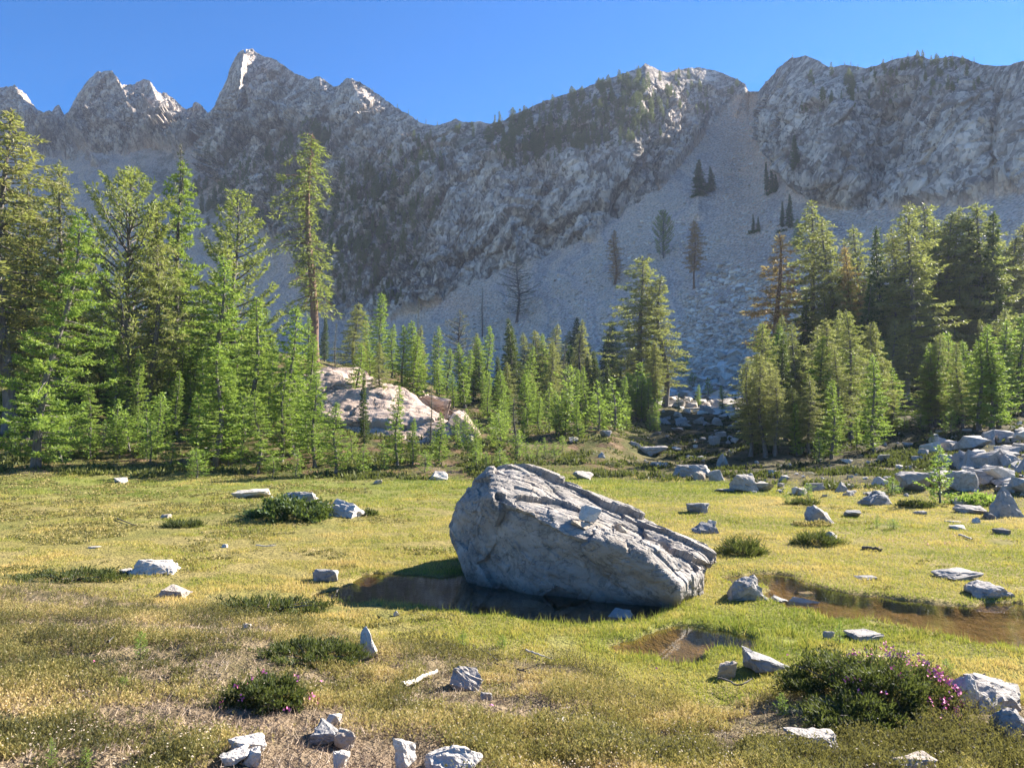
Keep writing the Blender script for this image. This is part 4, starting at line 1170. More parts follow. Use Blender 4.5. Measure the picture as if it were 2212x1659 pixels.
def conifer(name, seed, H, prof, nb, rise=0.1, droop=-0.25, lift=0.15, dens=26, clump=(0.16, 0.07), lat=0.22, hang=0.3, crown=0.06,
            fol='larch', bark='bark', tip=0.15, rad=None, bend=0.0, side=0.0, jit=(0.5, 1.15), limb=0.012, gaps=0.0):
    """trunk mesh and crown mesh of one conifer, standing at the origin"""
    rg = np.random.default_rng(seed)
    rad = rad or H * 0.013
    zt = np.linspace(0, 1, 14)

    def trunk(t):
        t = np.asarray(t, float)
        return np.stack([bend * H * np.sin(t * 2.2) * t + 0.012 * H * np.sin(t * 7 + seed), 0.012 * H * np.sin(t * 6 + seed * 2), t * H], -1)
    tv, tf = tube(trunk(zt), rad * (1 - zt) ** 0.8 * np.where(zt < 0.05, 1.35, 1.0) + 0.004 * H * 0.3, 8)
    LV, LF, off = [tv], [tf], len(tv)
    CP, CD, CS, CL, CW, CT = [], [], [], [], [], []
    az = rg.uniform(0, 6.28)
    for i in range(nb):
        t = crown + (0.995 - crown) * (i + rg.random()) / nb
        L_ = prof((t - crown) / (1 - crown)) * rg.uniform(*jit)
        az += 2.4 + rg.normal() * 0.35
        if side:
            L_ *= 1 + side * math.cos(az)
        if L_ < 0.02 * H or rg.random() < gaps:
            L_ = max(L_ * 0.4, 0.012 * H)
        d = np.array([math.cos(az), math.sin(az), 0])
        p0 = trunk(t)
        s = np.linspace(0, 1, 6)
        rr_, dd_ = rise + rg.normal() * 0.10, droop + rg.normal() * 0.08

        def br(s):
            s = np.asarray(s, float)
            return p0 + d * (L_ * s)[:, None] + np.array([0, 0, 1.0]) * (L_ * (rr_ * s + dd_ * s ** 2 + lift * s ** 3))[:, None]
        bv, bf = tube(br(s), limb * H * 0.55 * (0.3 + L_ / (0.2 * H)) * 0.5 * (1.05 - s), 3)
        LV.append(bv)
        LF.append(bf + off)
        off += len(bv)
        m = max(5, int(dens * L_ / clump[0]))
        ss = tip + (1.03 - tip) * rg.random(m) ** 0.8
        sv = np.array([-d[1], d[0], 0])
        o = rg.normal(size=m) * lat * L_ * (1.08 - ss) * 0.9 + rg.normal(size=m) * clump[0] * 0.25
        P = br(ss) + sv * o[:, None]
        P[:, 2] -= np.abs(o) * hang + rg.random(m) * clump[0] * hang
        Dv = d * 0.55 + sv * (np.sign(o) * 0.5)[:, None] + rg.normal(size=(m, 3)) * 0.55
        Dv[:, 2] += 0.15 - hang * 0.5
        Dv = unit(Dv)
        CP.append(P)
        CD.append(Dv)
        CS.append(unit(np.cross(Dv, rg.normal(size=(m, 3)))))
        CL.append(clump[0] * rg.uniform(0.6, 1.3, m))
        CW.append(clump[1] * rg.uniform(0.6, 1.3, m))
        CT.append(np.clip(0.45 + 0.22 * rg.normal() + 0.2 * rg.normal(size=m) + 0.25 * (ss - 0.5), 0, 1))
    m = 30     # leader
    t = rg.uniform(0.93, 1.0, m)
    CP.append(trunk(t))
    Dv = unit(rg.normal(size=(m, 3)) * 0.5 + [0, 0, 0.7])
    CD.append(Dv)
    CS.append(unit(np.cross(Dv, rg.normal(size=(m, 3)))))
    CL.append(np.full(m, clump[0] * 0.9))
    CW.append(np.full(m, clump[1] * 0.8))
    CT.append(np.full(m, 0.6))
    V, Q = kites(np.concatenate(CP), np.concatenate(CD), np.concatenate(CS), np.concatenate(CL), np.concatenate(CW))
    tm = mesh_np(name + '_trunk', np.concatenate(LV), [np.concatenate(LF)], [M[bark]], smooth=True)
    cm = mesh_np(name + '_crown', V, [Q], [M[fol]], attrs={'tint': np.repeat(np.concatenate(CT), 4)})
    return tm, cm, H


cone = lambda a, k=0.8, b=0.0: (lambda t: a * ((1 - t) ** k * (1 - b) + b) * (0.55 + 0.45 * min(1, t / 0.15)))
colm = lambda a: (lambda t: a * (1 - t ** 2.2) ** 0.8 * (0.6 + 0.4 * min(1, t / 0.2)))
egg = lambda a: (lambda t: a * (max(0.0, math.sin(math.pi * min(1, 0.16 + t * 0.84))) ** 0.75))
KIND = {
    # slender larches, bright
    'larch': [conifer('larch', 11, 6.0, cone(1.05, 0.75, 0.05), 110, 0.12, -0.40, 0.42, 17, (0.13, 0.042), 0.085, 0.22, 0.04, 'larch', bend=0.02),
              conifer('larch', 12, 6.0, cone(0.90, 0.65, 0.08), 100, 0.16, -0.45, 0.44, 17, (0.13, 0.042), 0.08, 0.22, 0.05, 'larch', bend=-0.03, side=0.3),
              conifer('larch', 13, 6.0, colm(0.75), 105, 0.06, -0.40, 0.44, 17, (0.13, 0.042), 0.09, 0.22, 0.07, 'larch', bend=0.03)],
    'biglarch': [conifer('larch', 21, 11.0, cone(2.3, 0.75, 0.06), 125, 0.10, -0.42, 0.44, 22, (0.17, 0.048), 0.09, 0.25, 0.04, 'larch', bend=0.05, side=0.25),
                 conifer('larch', 22, 11.0, cone(1.8, 0.6, 0.1), 120, 0.10, -0.42, 0.40, 22, (0.17, 0.048), 0.10, 0.3, 0.10, 'larch', bend=-0.02)],
    'sapling': [conifer('sapling', 31, 1.8, cone(0.42, 0.7, 0.06), 46, 0.35, -0.25, 0.25, 7, (0.085, 0.036), 0.12, 0.15, 0.03, 'larch', rad=0.025, bend=0.04),
                conifer('sapling', 32, 1.8, cone(0.55, 0.7, 0.05), 50, 0.45, -0.25, 0.25, 7, (0.085, 0.036), 0.14, 0.12, 0.03, 'larch', rad=0.028, bend=-0.03, side=0.3),
                conifer('sapling', 33, 1.8, egg(0.5), 46, 0.6, -0.2, 0.25, 7, (0.085, 0.036), 0.16, 0.1, 0.02, 'larch', rad=0.025)],
    'olive': [conifer('olive_larch', 41, 11.0, colm(1.55), 170, 0.06, -0.45, 0.30, 13, (0.18, 0.05), 0.13, 0.4, 0.16, 'olive', bend=0.02, side=0.25, gaps=0.12),
              conifer('olive_larch', 42, 11.0, cone(1.9, 0.6, 0.12), 165, 0.06, -0.45, 0.30, 13, (0.18, 0.05), 0.13, 0.4, 0.2, 'olive', bend=-0.03, jit=(0.35, 1.3), gaps=0.15),
              conifer('olive_larch', 43, 11.0, egg(1.7), 170, 0.06, -0.42, 0.30, 13, (0.18, 0.05), 0.13, 0.4, 0.14, 'olive', bend=0.03, jit=(0.4, 1.25), gaps=0.1)],
    'fir': [conifer('fir', 51, 9.0, cone(1.5, 0.9, 0.04), 190, -0.05, -0.25, 0.22, 15, (0.17, 0.065), 0.26, 0.35, 0.02, 'fir'),
            conifer('fir', 52, 9.0, cone(1.15, 0.8, 0.04), 180, -0.08, -0.25, 0.22, 15, (0.17, 0.065), 0.26, 0.35, 0.05, 'fir')],
    'pine': [conifer('pine', 61, 9.0, egg(2.3), 105, 0.5, 0.05, 0.25, 14, (0.20, 0.055), 0.16, 0.05, 0.06, 'pine', tip=0.4, jit=(0.6, 1.1), limb=0.016),
             conifer('pine', 62, 9.0, cone(2.2, 0.6, 0.05), 115, 0.45, 0.05, 0.25, 14, (0.20, 0.055), 0.16, 0.05, 0.04, 'pine', tip=0.35, limb=0.015)],
    'brown': [conifer('brown_conifer', 71, 10.0, egg(1.5), 130, 0.1, -0.4, 0.3, 14, (0.19, 0.06), 0.22, 0.3, 0.26, 'brown', 'redbark', jit=(0.4, 1.2), gaps=0.1),
              conifer('brown_conifer', 72, 10.0, colm(1.2), 120, 0.1, -0.4, 0.3, 13, (0.19, 0.06), 0.2, 0.3, 0.12, 'brown', 'redbark', jit=(0.4, 1.2), gaps=0.1)],
    'sparse': [conifer('sparse_conifer', 81, 10.0, egg(2.3), 90, 0.35, -0.25, 0.3, 5, (0.22, 0.05), 0.2, 0.15, 0.1, 'greytwig', 'darkwood', jit=(0.4, 1.2), limb=0.02, tip=0.3),
               conifer('sparse_conifer', 82, 10.0, cone(1.1, 0.7, 0.1), 90, 0.0, -0.3, 0.3, 5, (0.2, 0.05), 0.2, 0.25, 0.08, 'greytwig', 'darkwood', jit=(0.3, 1.2))],
    'ragged': [conifer('ragged_spruce', 91, 16.0, (lambda t: 1.7 * (0.55 + 0.45 * math.sin(t * 13 + 1.2) * math.cos(t * 5)) * (1 - t) ** 0.3 * (0.3 + 0.7 * min(1, t / 0.15)) + 0.35), 210, -0.05, -0.55, 0.1, 9, (0.26, 0.065), 0.16, 0.9, 0.22, 'pine', 'redbark',
                       side=0.35, jit=(0.15, 1.5), bend=0.03, rad=0.19, gaps=0.28)],
}

LANDMARK_RANGES = []
TREES = [
    # (px, foot py, top py, kind, variant, width factor, label or None)
    (4, 935, 225, 'olive', 2, 1.05, 'tall olive larch cut by the picture edge with boughs reaching out'),
    (48, 905, 385, 'olive', 0, 1.0, 'broad olive larch next to the edge cut larch'),
    (75, 1012, 450, 'biglarch', 0, 1.15, 'big leaning bright green larch in front of the thicket'),
    (128, 890, 345, 'olive', 1, 0.75, 'slim tan larch sticking out above the leaning larch'),
    (272, 905, 362, 'pine', 0, 0.85, 'wide bushy pine rising behind the larch thicket'),
    (325, 905, 440, 'olive', 2, 0.8, 'shorter olive larch pressed against the wide bushy pine'),
    (372, 890, 345, 'biglarch', 1, 1.0, 'tall green larch beside the wide bushy pine'),
    (378, 892, 306, 'sparse', 1, 0.55, 'bare brown spire poking above the tall green larch'),
    (503, 850, 412, 'pine', 1, 1.15, 'full olive pine between the thicket and the ragged spruce'),
    (677, 768, 283, 'ragged', 0, 1.5, 'very tall ragged spruce with a long bare reddish trunk'),
    (475, 905, 552, 'larch', 0, 1.1, None), (278, 885, 655, 'larch', 1, 1, None), (218, 845, 588, 'larch', 0, 1, None), (153, 835, 560, 'larch', 2, 1.1, None),
    (315, 992, 872, 'sapling', 0, 1, None), (195, 986, 825, 'larch', 2, 1.1, None), (82, 830, 603, 'larch', 1, 1.0, None), (16, 862, 568, 'larch', 0, 1.2, None),
    (405, 892, 699, 'larch', 2, 1, None), (340, 895, 700, 'larch', 1, 1, None), (467, 1008, 742, 'larch', 0, 1.5, None), (546, 926, 642, 'larch', 0, 1.2, None),
    (626, 985, 660, 'larch', 1, 1.0, None), (428, 970, 845, 'larch', 2, 1.2, None), (425, 1032, 968, 'sapling', 2, 1.7, None), (519, 1022, 952, 'sapling', 0, 1, None),
    (559, 1022, 843, 'larch', 1, 1.4, None), (606, 998, 786, 'larch', 2, 1, None), (679, 1012, 804, 'larch', 0, 1.1, None), (722, 1025, 868, 'larch', 2, 1.3, None),
    (30, 900, 700, 'larch', 0, 1.1, None), (120, 870, 640, 'larch', 1, 1.2, None), (180, 880, 690, 'fir', 1, 1.0, None), (248, 885, 700, 'fir', 0, 1.0, None),
    (60, 850, 520, 'larch', 1, 1.0, None), (0, 850, 530, 'olive', 0, 0.9, None), (110, 850, 560, 'biglarch', 1, 1.3, None), (170, 850, 600, 'larch', 0, 1.0, None),
    (215, 850, 560, 'biglarch', 0, 0.9, None), (330, 850, 560, 'biglarch', 1, 1.2, None), (395, 850, 560, 'fir', 0, 1.0, None), (440, 850, 610, 'olive', 0, 0.8, None),
    (300, 930, 760, 'larch', 0, 1.0, None), (380, 940, 800, 'larch', 1, 1.0, None), (440, 920, 760, 'larch', 2, 1.0, None), (500, 960, 800, 'larch', 0, 1.0, None),
    (580, 930, 760, 'larch', 1, 0.9, None), (225, 965, 905, 'sapling', 1, 1.2, None), (150, 985, 900, 'sapling', 2, 1.4, None), (30, 985, 905, 'sapling', 0, 1.2, None),
    (370, 1010, 950, 'sapling', 1, 1.2, None), (640, 1030, 968, 'sapling', 1, 1.3, None), (590, 1032, 980, 'sapling', 2, 1.3, None), (250, 800, 640, 'fir', 1, 1, None),
    (540, 850, 700, 'larch', 1, 0.9, None), (590, 860, 720, 'larch', 2, 0.8, None), (520, 930, 820, 'larch', 2, 0.9, None), (650, 930, 800, 'larch', 1, 0.7, None),
    # behind and before the outcrop
    (701, 782, 682, 'fir', 1, 1, None), (724, 866, 698, 'sparse', 1, 0.7, 'thin half bare conifer standing before the outcrop top'), (764, 835, 653, 'olive', 1, 1.1, None),
    (792, 802, 682, 'larch', 1, 1, None), (824, 805, 632, 'larch', 0, 1.0, None), (845, 815, 700, 'larch', 2, 1, None), (870, 850, 702, 'larch', 0, 1.0, None),
    (911, 854, 702, 'olive', 0, 0.85, None), (938, 786, 714, 'sparse', 1, 0.9, None), (904, 712, 640, 'sparse', 1, 0.3, 'leaning bare dead stem behind the outcrop'),
    (992, 800, 668, 'sparse', 0, 1.0, 'grey half dead conifer behind the curved pine'), (1027, 852, 718, 'olive', 2, 0.8, 'curved olive conifer beside the grey half dead one'),
    (948, 880, 776, 'larch', 1, 1, None), (979, 882, 812, 'larch', 2, 1.3, None), (1003, 876, 794, 'larch', 0, 1, None), (1047, 898, 801, 'larch', 1, 1.0, None), (1081, 920, 800, 'larch', 0, 1.1, None),
    (761, 910, 820, 'larch', 2, 0.7, None), (785, 964, 804, 'fir', 1, 0.75, 'dark narrow fir with its shadow before the outcrop'), (856, 1005, 832, 'larch', 1, 0.9, 'thin airy larch before the lower end of the outcrop'),
    (890, 1005, 903, 'larch', 2, 1.0, None), (931, 974, 835, 'sparse', 1, 0.9, 'half bare thin larch beside a bright green larch'), (950, 1005, 890, 'larch', 0, 1.1, 'dense bright green larch below the trailing slab'),
    (785, 1025, 958, 'sapling', 0, 1.4, None), (760, 1000, 930, 'sapling', 1, 1, None), (918, 1022, 970, 'sapling', 2, 1.2, None), (830, 1015, 950, 'sapling', 0, 1.0, None),
    (1030, 1012, 947, 'sapling', 0, 1.2, None), (1081, 1012, 965, 'sapling', 1, 1.5, None), (1064, 953, 908, 'sapling', 1, 0.9, None), (1016, 922, 890, 'sapling', 0, 0.9, None),
    (1112, 988, 842, 'sparse', 1, 1.0, 'lone brownish thin larch on the bank behind the boulder'), (1160, 990, 952, 'sapling', 2, 1.1, None), (1178, 985, 945, 'sapling', 0, 1.0, None),
    (1197, 988, 955, 'sapling', 1, 1.1, None), (1140, 995, 955, 'sapling', 1, 1.0, None), (1215, 975, 940, 'sapling', 2, 1.0, None), (1050, 1015, 975, 'sapling', 2, 1.0, None),
    # the middle stand
    (1105, 855, 708, 'fir', 0, 1.1, None), (1129, 856, 718, 'olive', 0, 0.9, None), (1160, 880, 712, 'olive', 2, 0.9, None), (1180, 872, 745, 'fir', 1, 1.0, None), (1207, 862, 700, 'olive', 0, 0.9, None),
    (1231, 862, 714, 'olive', 2, 0.9, None), (1250, 875, 718, 'olive', 1, 0.75, None), (1286, 902, 757, 'fir', 0, 0.9, None), (1312, 898, 785, 'fir', 1, 1.0, None), (1270, 880, 770, 'fir', 1, 1, None),
    (1136, 922, 806, 'larch', 0, 1, None), (1163, 930, 855, 'larch', 1, 1, None), (1201, 936, 845, 'larch', 2, 1, None), (1221, 943, 852, 'larch', 1, 1, None), (1248, 946, 868, 'larch', 0, 1.0, None),
    (1265, 930, 880, 'larch', 2, 1.0, None), (1327, 903, 824, 'larch', 1, 1, None), (1351, 903, 814, 'larch', 0, 1, None), (1385, 910, 820, 'larch', 2, 1.0, None), (1402, 910, 815, 'larch', 1, 1.0, None),
    (1420, 886, 820, 'larch', 0, 1, None), (1340, 880, 800, 'fir', 1, 1, None), (1370, 880, 810, 'fir', 1, 0.9, None), (1186, 935, 880, 'sapling', 0, 1, None), (1100, 915, 860, 'larch', 2, 1.1, None), (1075, 880, 770, 'fir', 1, 1, None),
    # on the scree
    (1040, 728, 622, 'sparse', 1, 1.0, 'thin dark dead conifer low on the scree'), (1117, 697, 553, 'sparse', 0, 1.1, 'spreading dark bare tree low on the scree'),
    (1328, 615, 496, 'brown', 1, 0.95, 'orange brown conifer alone on the scree'), (1432, 558, 453, 'pine', 0, 0.9, 'dark spreading pine on the scree between the two brown conifers'),
    (1500, 624, 476, 'brown', 0, 0.85, 'brown conifer on the scree with a bare pale lower trunk'), (1388, 792, 548, 'olive', 1, 1.15, 'tall sparse tan green larch at the scree foot'),
    (1434, 832, 595, 'olive', 0, 1.2, 'dense olive larch beside the tall sparse tan green larch'), (1310, 750, 728, 'sapling', 0, 1.0, 'lone sapling on the lower scree'), (1358, 740, 690, 'larch', 2, 0.8, None),
    (1510, 420, 344, 'fir', 0, 1.6, None), (1535, 415, 360, 'fir', 0, 1.4, None), (1655, 413, 350, 'fir', 1, 0.9, None), (1664, 413, 356, 'fir', 1, 0.9, None), (1673, 413, 368, 'fir', 1, 0.9, None),
    (1690, 492, 435, 'fir', 1, 0.9, None), (1704, 494, 420, 'fir', 1, 1.1, None), (1626, 498, 462, 'fir', 1, 1.0, None), (1637, 498, 468, 'fir', 0, 1.0, None), (1735, 365, 290, 'fir', 0, 1.1, None),
    (1724, 542, 473, 'larch', 0, 1.2, 'small light green larch above the sunlit stand on the scree'), (1476, 810, 765, 'sapling', 2, 1.4, None), (1495, 835, 805, 'sapling', 2, 1.2, None), (1465, 890, 850, 'sapling', 0, 1, None),
    (1508, 880, 830, 'larch', 2, 1.0, None), (1560, 893, 832, 'larch', 1, 1.2, None), (1530, 860, 815, 'sapling', 1, 1.0, None),
    # the stand at the right
    (1681, 672, 506, 'brown', 1, 1.3, 'olive brown larch at the scree side of the tall stand'), (1761, 720, 432, 'olive', 0, 1.05, 'tallest tan larch at the scree side of the tall stand'),
    (1800, 715, 470, 'olive', 1, 0.9, None), (1850, 708, 488, 'olive', 2, 0.9, None), (1830, 700, 530, 'brown', 1, 0.9, None), (1901, 688, 490, 'fir', 1, 0.9, None), (1930, 700, 490, 'olive', 0, 0.9, None), (1960, 722, 438, 'olive', 2, 0.95, None),
    (1996, 735, 435, 'olive', 1, 1.0, None), (2020, 700, 480, 'olive', 0, 0.9, None), (2053, 700, 455, 'olive', 2, 1.0, 'tan larch with a dark forked trunk in the tall stand'), (2083, 705, 445, 'olive', 0, 0.9, None),
    (2104, 722, 470, 'fir', 0, 1.1, None), (2127, 712, 430, 'olive', 1, 1.1, None), (2150, 690, 455, 'fir', 1, 0.9, None), (2168, 690, 510, 'olive', 2, 1, None), (2205, 700, 512, 'olive', 0, 1.1, None), (2240, 720, 480, 'olive', 1, 1.1, None),
    (1880, 760, 600, 'fir', 0, 1, None), (1990, 800, 640, 'fir', 0, 1.1, None), (2030, 790, 600, 'fir', 0, 1.2, None), (2060, 800, 650, 'olive', 2, 1.0, None), (1940, 800, 660, 'olive', 0, 1, None), (2110, 800, 620, 'fir', 0, 1.1, None),
    (2160, 790, 600, 'olive', 1, 1.0, None), (2190, 780, 600, 'fir', 0, 1.0, None), (1740, 780, 640, 'fir', 1, 0.9, None), (1700, 880, 760, 'fir', 0, 0.9, None),
    (1621, 988, 775, 'olive', 0, 1.0, None), (1649, 988, 762, 'olive', 2, 1.1, None), (1693, 954, 720, 'fir', 1, 1.1, None), (1676, 985, 800, 'olive', 2, 0.8, None), (1748, 985, 806, 'olive', 0, 0.9, None), (1799, 991, 820, 'larch', 0, 1.0, None),
    (1775, 950, 720, 'olive', 2, 0.8, None), (1792, 954, 685, 'olive', 1, 0.9, None), (1816, 944, 684, 'olive', 0, 0.9, None), (1840, 955, 668, 'olive', 2, 0.95, 'tall tan larch in the middle of the sunlit stand'),
    (1887, 978, 766, 'larch', 0, 1.0, 'slim pale larch with a white trunk at the front of the stand'), (1894, 934, 698, 'olive', 1, 0.9, None), (1866, 930, 760, 'larch', 1, 1.1, None),
    (1928, 929, 791, 'larch', 1, 1.5, 'crooked larch bending sideways at the end of the sunlit stand'), (2010, 922, 742, 'larch', 0, 1.15, 'separate slender larch standing in a dark gap'), (1990, 929, 885, 'sapling', 2, 1.4, None),
    (2082, 892, 735, 'larch', 0, 1.1, None), (2092, 903, 780, 'larch', 1, 1.2, None), (2119, 930, 738, 'larch', 2, 1.4, None), (2142, 928, 700, 'larch', 0, 1.1, None), (2172, 888, 665, 'olive', 2, 0.9, None), (2205, 900, 680, 'larch', 1, 1.3, None),
    (2055, 935, 880, 'sapling', 1, 1.3, None), (1955, 930, 890, 'sapling', 0, 1.3, None), (1850, 965, 900, 'larch', 2, 1.0, None), (1720, 985, 870, 'larch', 0, 0.8, None), (1770, 1000, 925, 'sapling', 0, 1.0, None), (1895, 935, 880, 'sapling', 1, 1.3, None),
    (2030, 1088, 960, 'sapling', 1, 1.0, 'young bright larch with a bent stem at the meadow edge'),
    (1746, 1078, 1043, 'sapling', 2, 1.5, 'tiny larch tuft on a dark mound at the meadow edge'), (1700, 1090, 1068, 'sapling', 2, 1.8, 'low larch tuft in the grass before the bright wedge rock'),
    (1928, 1070, 1030, 'sapling', 1, 2.0, 'bushy little larch behind the mottled blue grey boulder'), (2014, 963, 930, 'sapling', 0, 1.0, 'thin young larch on the dark bank above the young meadow larch'),
    (1930, 1143, 1120, 'sapling', 2, 2.0, 'larch seedling tuft in the meadow before the young larch'), (1895, 1140, 1110, 'sapling', 0, 1.2, 'upright larch seedling beside the seedling tuft'),
]

SIZEW = [(1.6, 'small'), (3.2, 'young'), (6.0, 'tall'), (99, 'very tall')]
KINDW = {'larch': ('larch', 'bright green larch', 'larch tree'), 'biglarch': ('larch', 'bright green larch', 'larch tree'), 'sapling': ('larch_sapling', 'larch sapling', 'sapling'),
         'olive': ('larch', 'olive larch', 'larch tree'), 'fir': ('fir_tree', 'dark fir', 'fir tree'), 'pine': ('pine_tree', 'green pine', 'pine tree'),
         'brown': ('dying_conifer', 'brown conifer', 'dying tree'), 'sparse': ('dead_conifer', 'bare grey conifer', 'dead tree'), 'ragged': ('spruce_tree', 'ragged spruce', 'spruce tree')}
ZONES = [(-50, 160, 'at the thicket edge', 'the edge cut larch', 'larch thicket'), (160, 350, 'below the wide bushy pine', 'the leaning larch', 'larch thicket'),
         (350, 480, 'deep in the thicket', 'the wide bushy pine', 'larch thicket'), (480, 690, 'by the olive pine', 'the dead leaning trunk', 'larch thicket'),
         (690, 920, 'around the outcrop', 'the ragged spruce', 'trees around the outcrop'), (920, 1095, 'beside the curved conifer', 'the outcrop end', 'trees around the outcrop'),
         (1095, 1260, 'in the middle stand', 'the lone thin larch', 'middle stand of trees'), (1260, 1440, 'at the scree foot', 'the middle stand', 'middle stand of trees'),
         (1440, 1720, 'by the scree', 'the tall tan scree larch', 'trees by the scree'), (1720, 1880, 'in the sunlit stand', 'the scree', 'sunlit stand of trees'),
         (1880, 2050, 'near the separate larch', 'the slim pale larch', 'far stand of trees'), (2050, 2400, 'above the rock field', 'the forked larch', 'far stand of trees')]
ORD = ['first', 'second', 'third', 'fourth', 'fifth', 'sixth', 'seventh', 'eighth', 'ninth', 'tenth', 'eleventh', 'twelfth', 'thirteenth', 'fourteenth', 'fifteenth', 'sixteenth', 'seventeenth', 'eighteenth', 'nineteenth', 'twentieth']
made = []
for i, (px, fy, ty, kd, var, wf, lab) in enumerate(TREES):
    rg = random.Random(4000 + i)
    p = stand(px, fy, 13 if fy > 1000 else 24)
    _, e0 = ue(px, fy)
    _, e1 = ue(px, ty)
    h = float(e1 * p.y + ZC - p.z)
    tm, cm, H = KIND[kd][var % len(KIND[kd])]
    sz = h / H
    nm, kw, cat = KINDW[kd]
    wf *= 1.25 if 1070 < px < 1330 else 1.0
    wf *= {'larch': 1.35, 'olive': 1.35, 'brown': 1.3, 'fir': 1.15, 'sapling': 1.2}.get(kd, 1.0)
    root = link(nm, None, None, (p.x, p.y, p.z - 0.05 * sz), (0, 0, rg.uniform(0, 6.28)), (sz * wf, sz * wf, sz))
    if i == 2:
        root.rotation_euler = (0, 0.10, 0)
    link('trunk', tm, root)
    link('crown', cm, root)
    made.append((px, h, kw, lab, root, cat))
FILL = [   # px range, foot py range, height px range, kinds, count, label words, group
    (-30, 480, 845, 925, 90, 210, ('larch', 'larch', 'olive', 'larch'), 16, 'larch crowded among others deep in the thicket on the sunny slope', 'crowded thicket larches'),
    (380, 690, 840, 930, 90, 190, ('larch', 'larch', 'larch'), 22, 'slim larch crowded among others at the thicket end', 'thicket end larches'),
    (20, 690, 955, 1015, 50, 130, ('sapling', 'larch', 'larch'), 24, 'young larch in the front row of the thicket', 'front row larches'),
    (740, 1080, 850, 905, 90, 170, ('larch', 'larch', 'olive'), 14, 'larch standing behind the outcrop and its debris', 'larches behind the outcrop'),
    (900, 1130, 930, 1010, 35, 90, ('sapling', 'larch'), 16, 'larch sapling on the bank behind the boulder', 'bank saplings'),
    (1070, 1430, 850, 895, 60, 190, ('olive', 'larch', 'fir', 'olive', 'sparse'), 32, 'conifer packed into the middle stand before the scree', 'packed middle conifers'),
    (1120, 1430, 885, 950, 28, 120, ('larch', 'larch', 'sapling'), 30, 'small larch lining the front of the middle stand', 'front larches of the middle stand'),
    (1600, 1920, 900, 985, 120, 260, ('olive', 'larch', 'olive'), 26, 'larch packed into the sunlit clump before the scree', 'packed sunlit larches'),
    (1730, 2240, 770, 850, 160, 290, ('olive', 'olive', 'fir'), 34, 'tall conifer packed into the grove above the rock field', 'packed grove conifers'),
    (1900, 2240, 850, 925, 90, 220, ('olive', 'larch', 'larch'), 24, 'larch in the grove edge above the rock field', 'grove edge larches'),
]
for fi, (x0, x1, f0, f1, h0, h1, kinds, count, lab, grp) in enumerate(FILL):
    rg = random.Random(60 + fi)
    for q in range(count):
        px, fy = rg.uniform(x0, x1), rg.uniform(f0, f1)
        p = stand(px, fy, 24)
        kd = rg.choice(kinds)
        tm, cm, H = rg.choice(KIND[kd])
        sz = rg.uniform(h0, h1) * p.y / F / H
        wf = rg.uniform(1.1, 1.6)
        nm, kw, cat = KINDW[kd]
        nm, cat = ('larch', 'larch tree') if 'larch' in lab and kd != 'sapling' else (nm, cat)
        root = link(nm, None, None, (p.x, p.y, p.z - 0.05 * sz), (rg.gauss(0, .05), rg.gauss(0, .05), rg.uniform(0, 6.28)), (sz * wf, sz * wf, sz))
        link('trunk', tm, root)
        link('crown', cm, root)
        tag(root, lab, cat, grp)
for z0, z1, where, start, grp in ZONES:
    zs = sorted([m for m in made if z0 <= m[0] < z1], key=lambda m: m[0])
    count = {}
    for px, h, kw, lab, root, cat in zs:
        sw = next(w for lim, w in SIZEW if h < lim)
        k = (sw, kw)
        count[k] = count.get(k, 0) + 1
        if not lab:
            lab = f'{ORD[count[k] - 1]} {sw} {kw} {where}, counting from {start}'
        tag(root, lab, cat, grp)

# ------------------------------------------------------------------ conifers up on the mountain
MT = []
for q in range(5):
    tm, cm, H = conifer('mountain_conifer', 500 + q, 5.0, (cone(0.75, 0.8, 0.05), colm(0.7), egg(1.0), cone(0.55, 0.7, 0.08), egg(1.3))[q], 60, 0.1, -0.2, 0.2, 9, (0.30, 0.15), 0.25, 0.2, 0.03, 'mount_tree', limb=0.004)
    bm = bmesh.new()
    bm.from_mesh(tm)
    na = len(bm.faces)
    bm.from_mesh(cm)
    me = bpy.data.meshes.new('mountain_conifer')
    lay = bm.verts.layers.float.get('tint')
    bm.to_mesh(me)
    bm.free()
    me.materials.clear()
    me.materials.append(M['mount_tree'])
    MT.append(me)
MZ = [
    # polygon in the frame, count, px height range, label, group
    ([(1040, 285), (1130, 250), (1280, 195), (1390, 160), (1420, 260), (1330, 310), (1200, 350), (1080, 370)], 60, 14, 34, 'dark conifer in the dense wood on the ridge climbing from the saddle', 'ridge wood'),
    ([(1040, 330), (1110, 270), (1420, 210), (1420, 290), (1300, 330), (1150, 340)], 45, 14, 36, 'conifer scattered on the rocky slope under the ridge wood', 'conifers under the ridge wood'),
    ([(690, 520), (720, 400), (900, 320), (960, 350), (940, 450), (900, 560), (820, 600), (740, 590)], 60, 16, 38, 'dark conifer in the shaded wood between the peak and the pale cliff', 'shaded cliff wood'),
    ([(410, 460), (520, 380), (690, 270), (740, 300), (600, 430), (470, 470)], 48, 16, 40, 'conifer in the band climbing the scree below the square topped peak', 'peak scree conifers'),
    ([(560, 480), (700, 330), (740, 330), (700, 440), (600, 500)], 12, 18, 42, 'conifer on the broken slope beside the ragged spruce', 'broken slope conifers'),
    ([(1730, 215), (1765, 150), (1850, 180), (1840, 260), (1760, 260)], 20, 12, 30, 'conifer on the summit nose of the highest mountain beside the notch', 'summit nose conifers'),
    ([(1900, 150), (1985, 122), (2090, 140), (2110, 180), (2000, 190), (1900, 215)], 24, 10, 22, 'small conifer on the long summit ridge', 'summit ridge conifers'),
    ([(880, 310), (960, 275), (1040, 268), (1030, 300), (900, 330)], 12, 10, 22, 'small conifer near the saddle between the two mountains', 'saddle conifers')]
cnt = 0
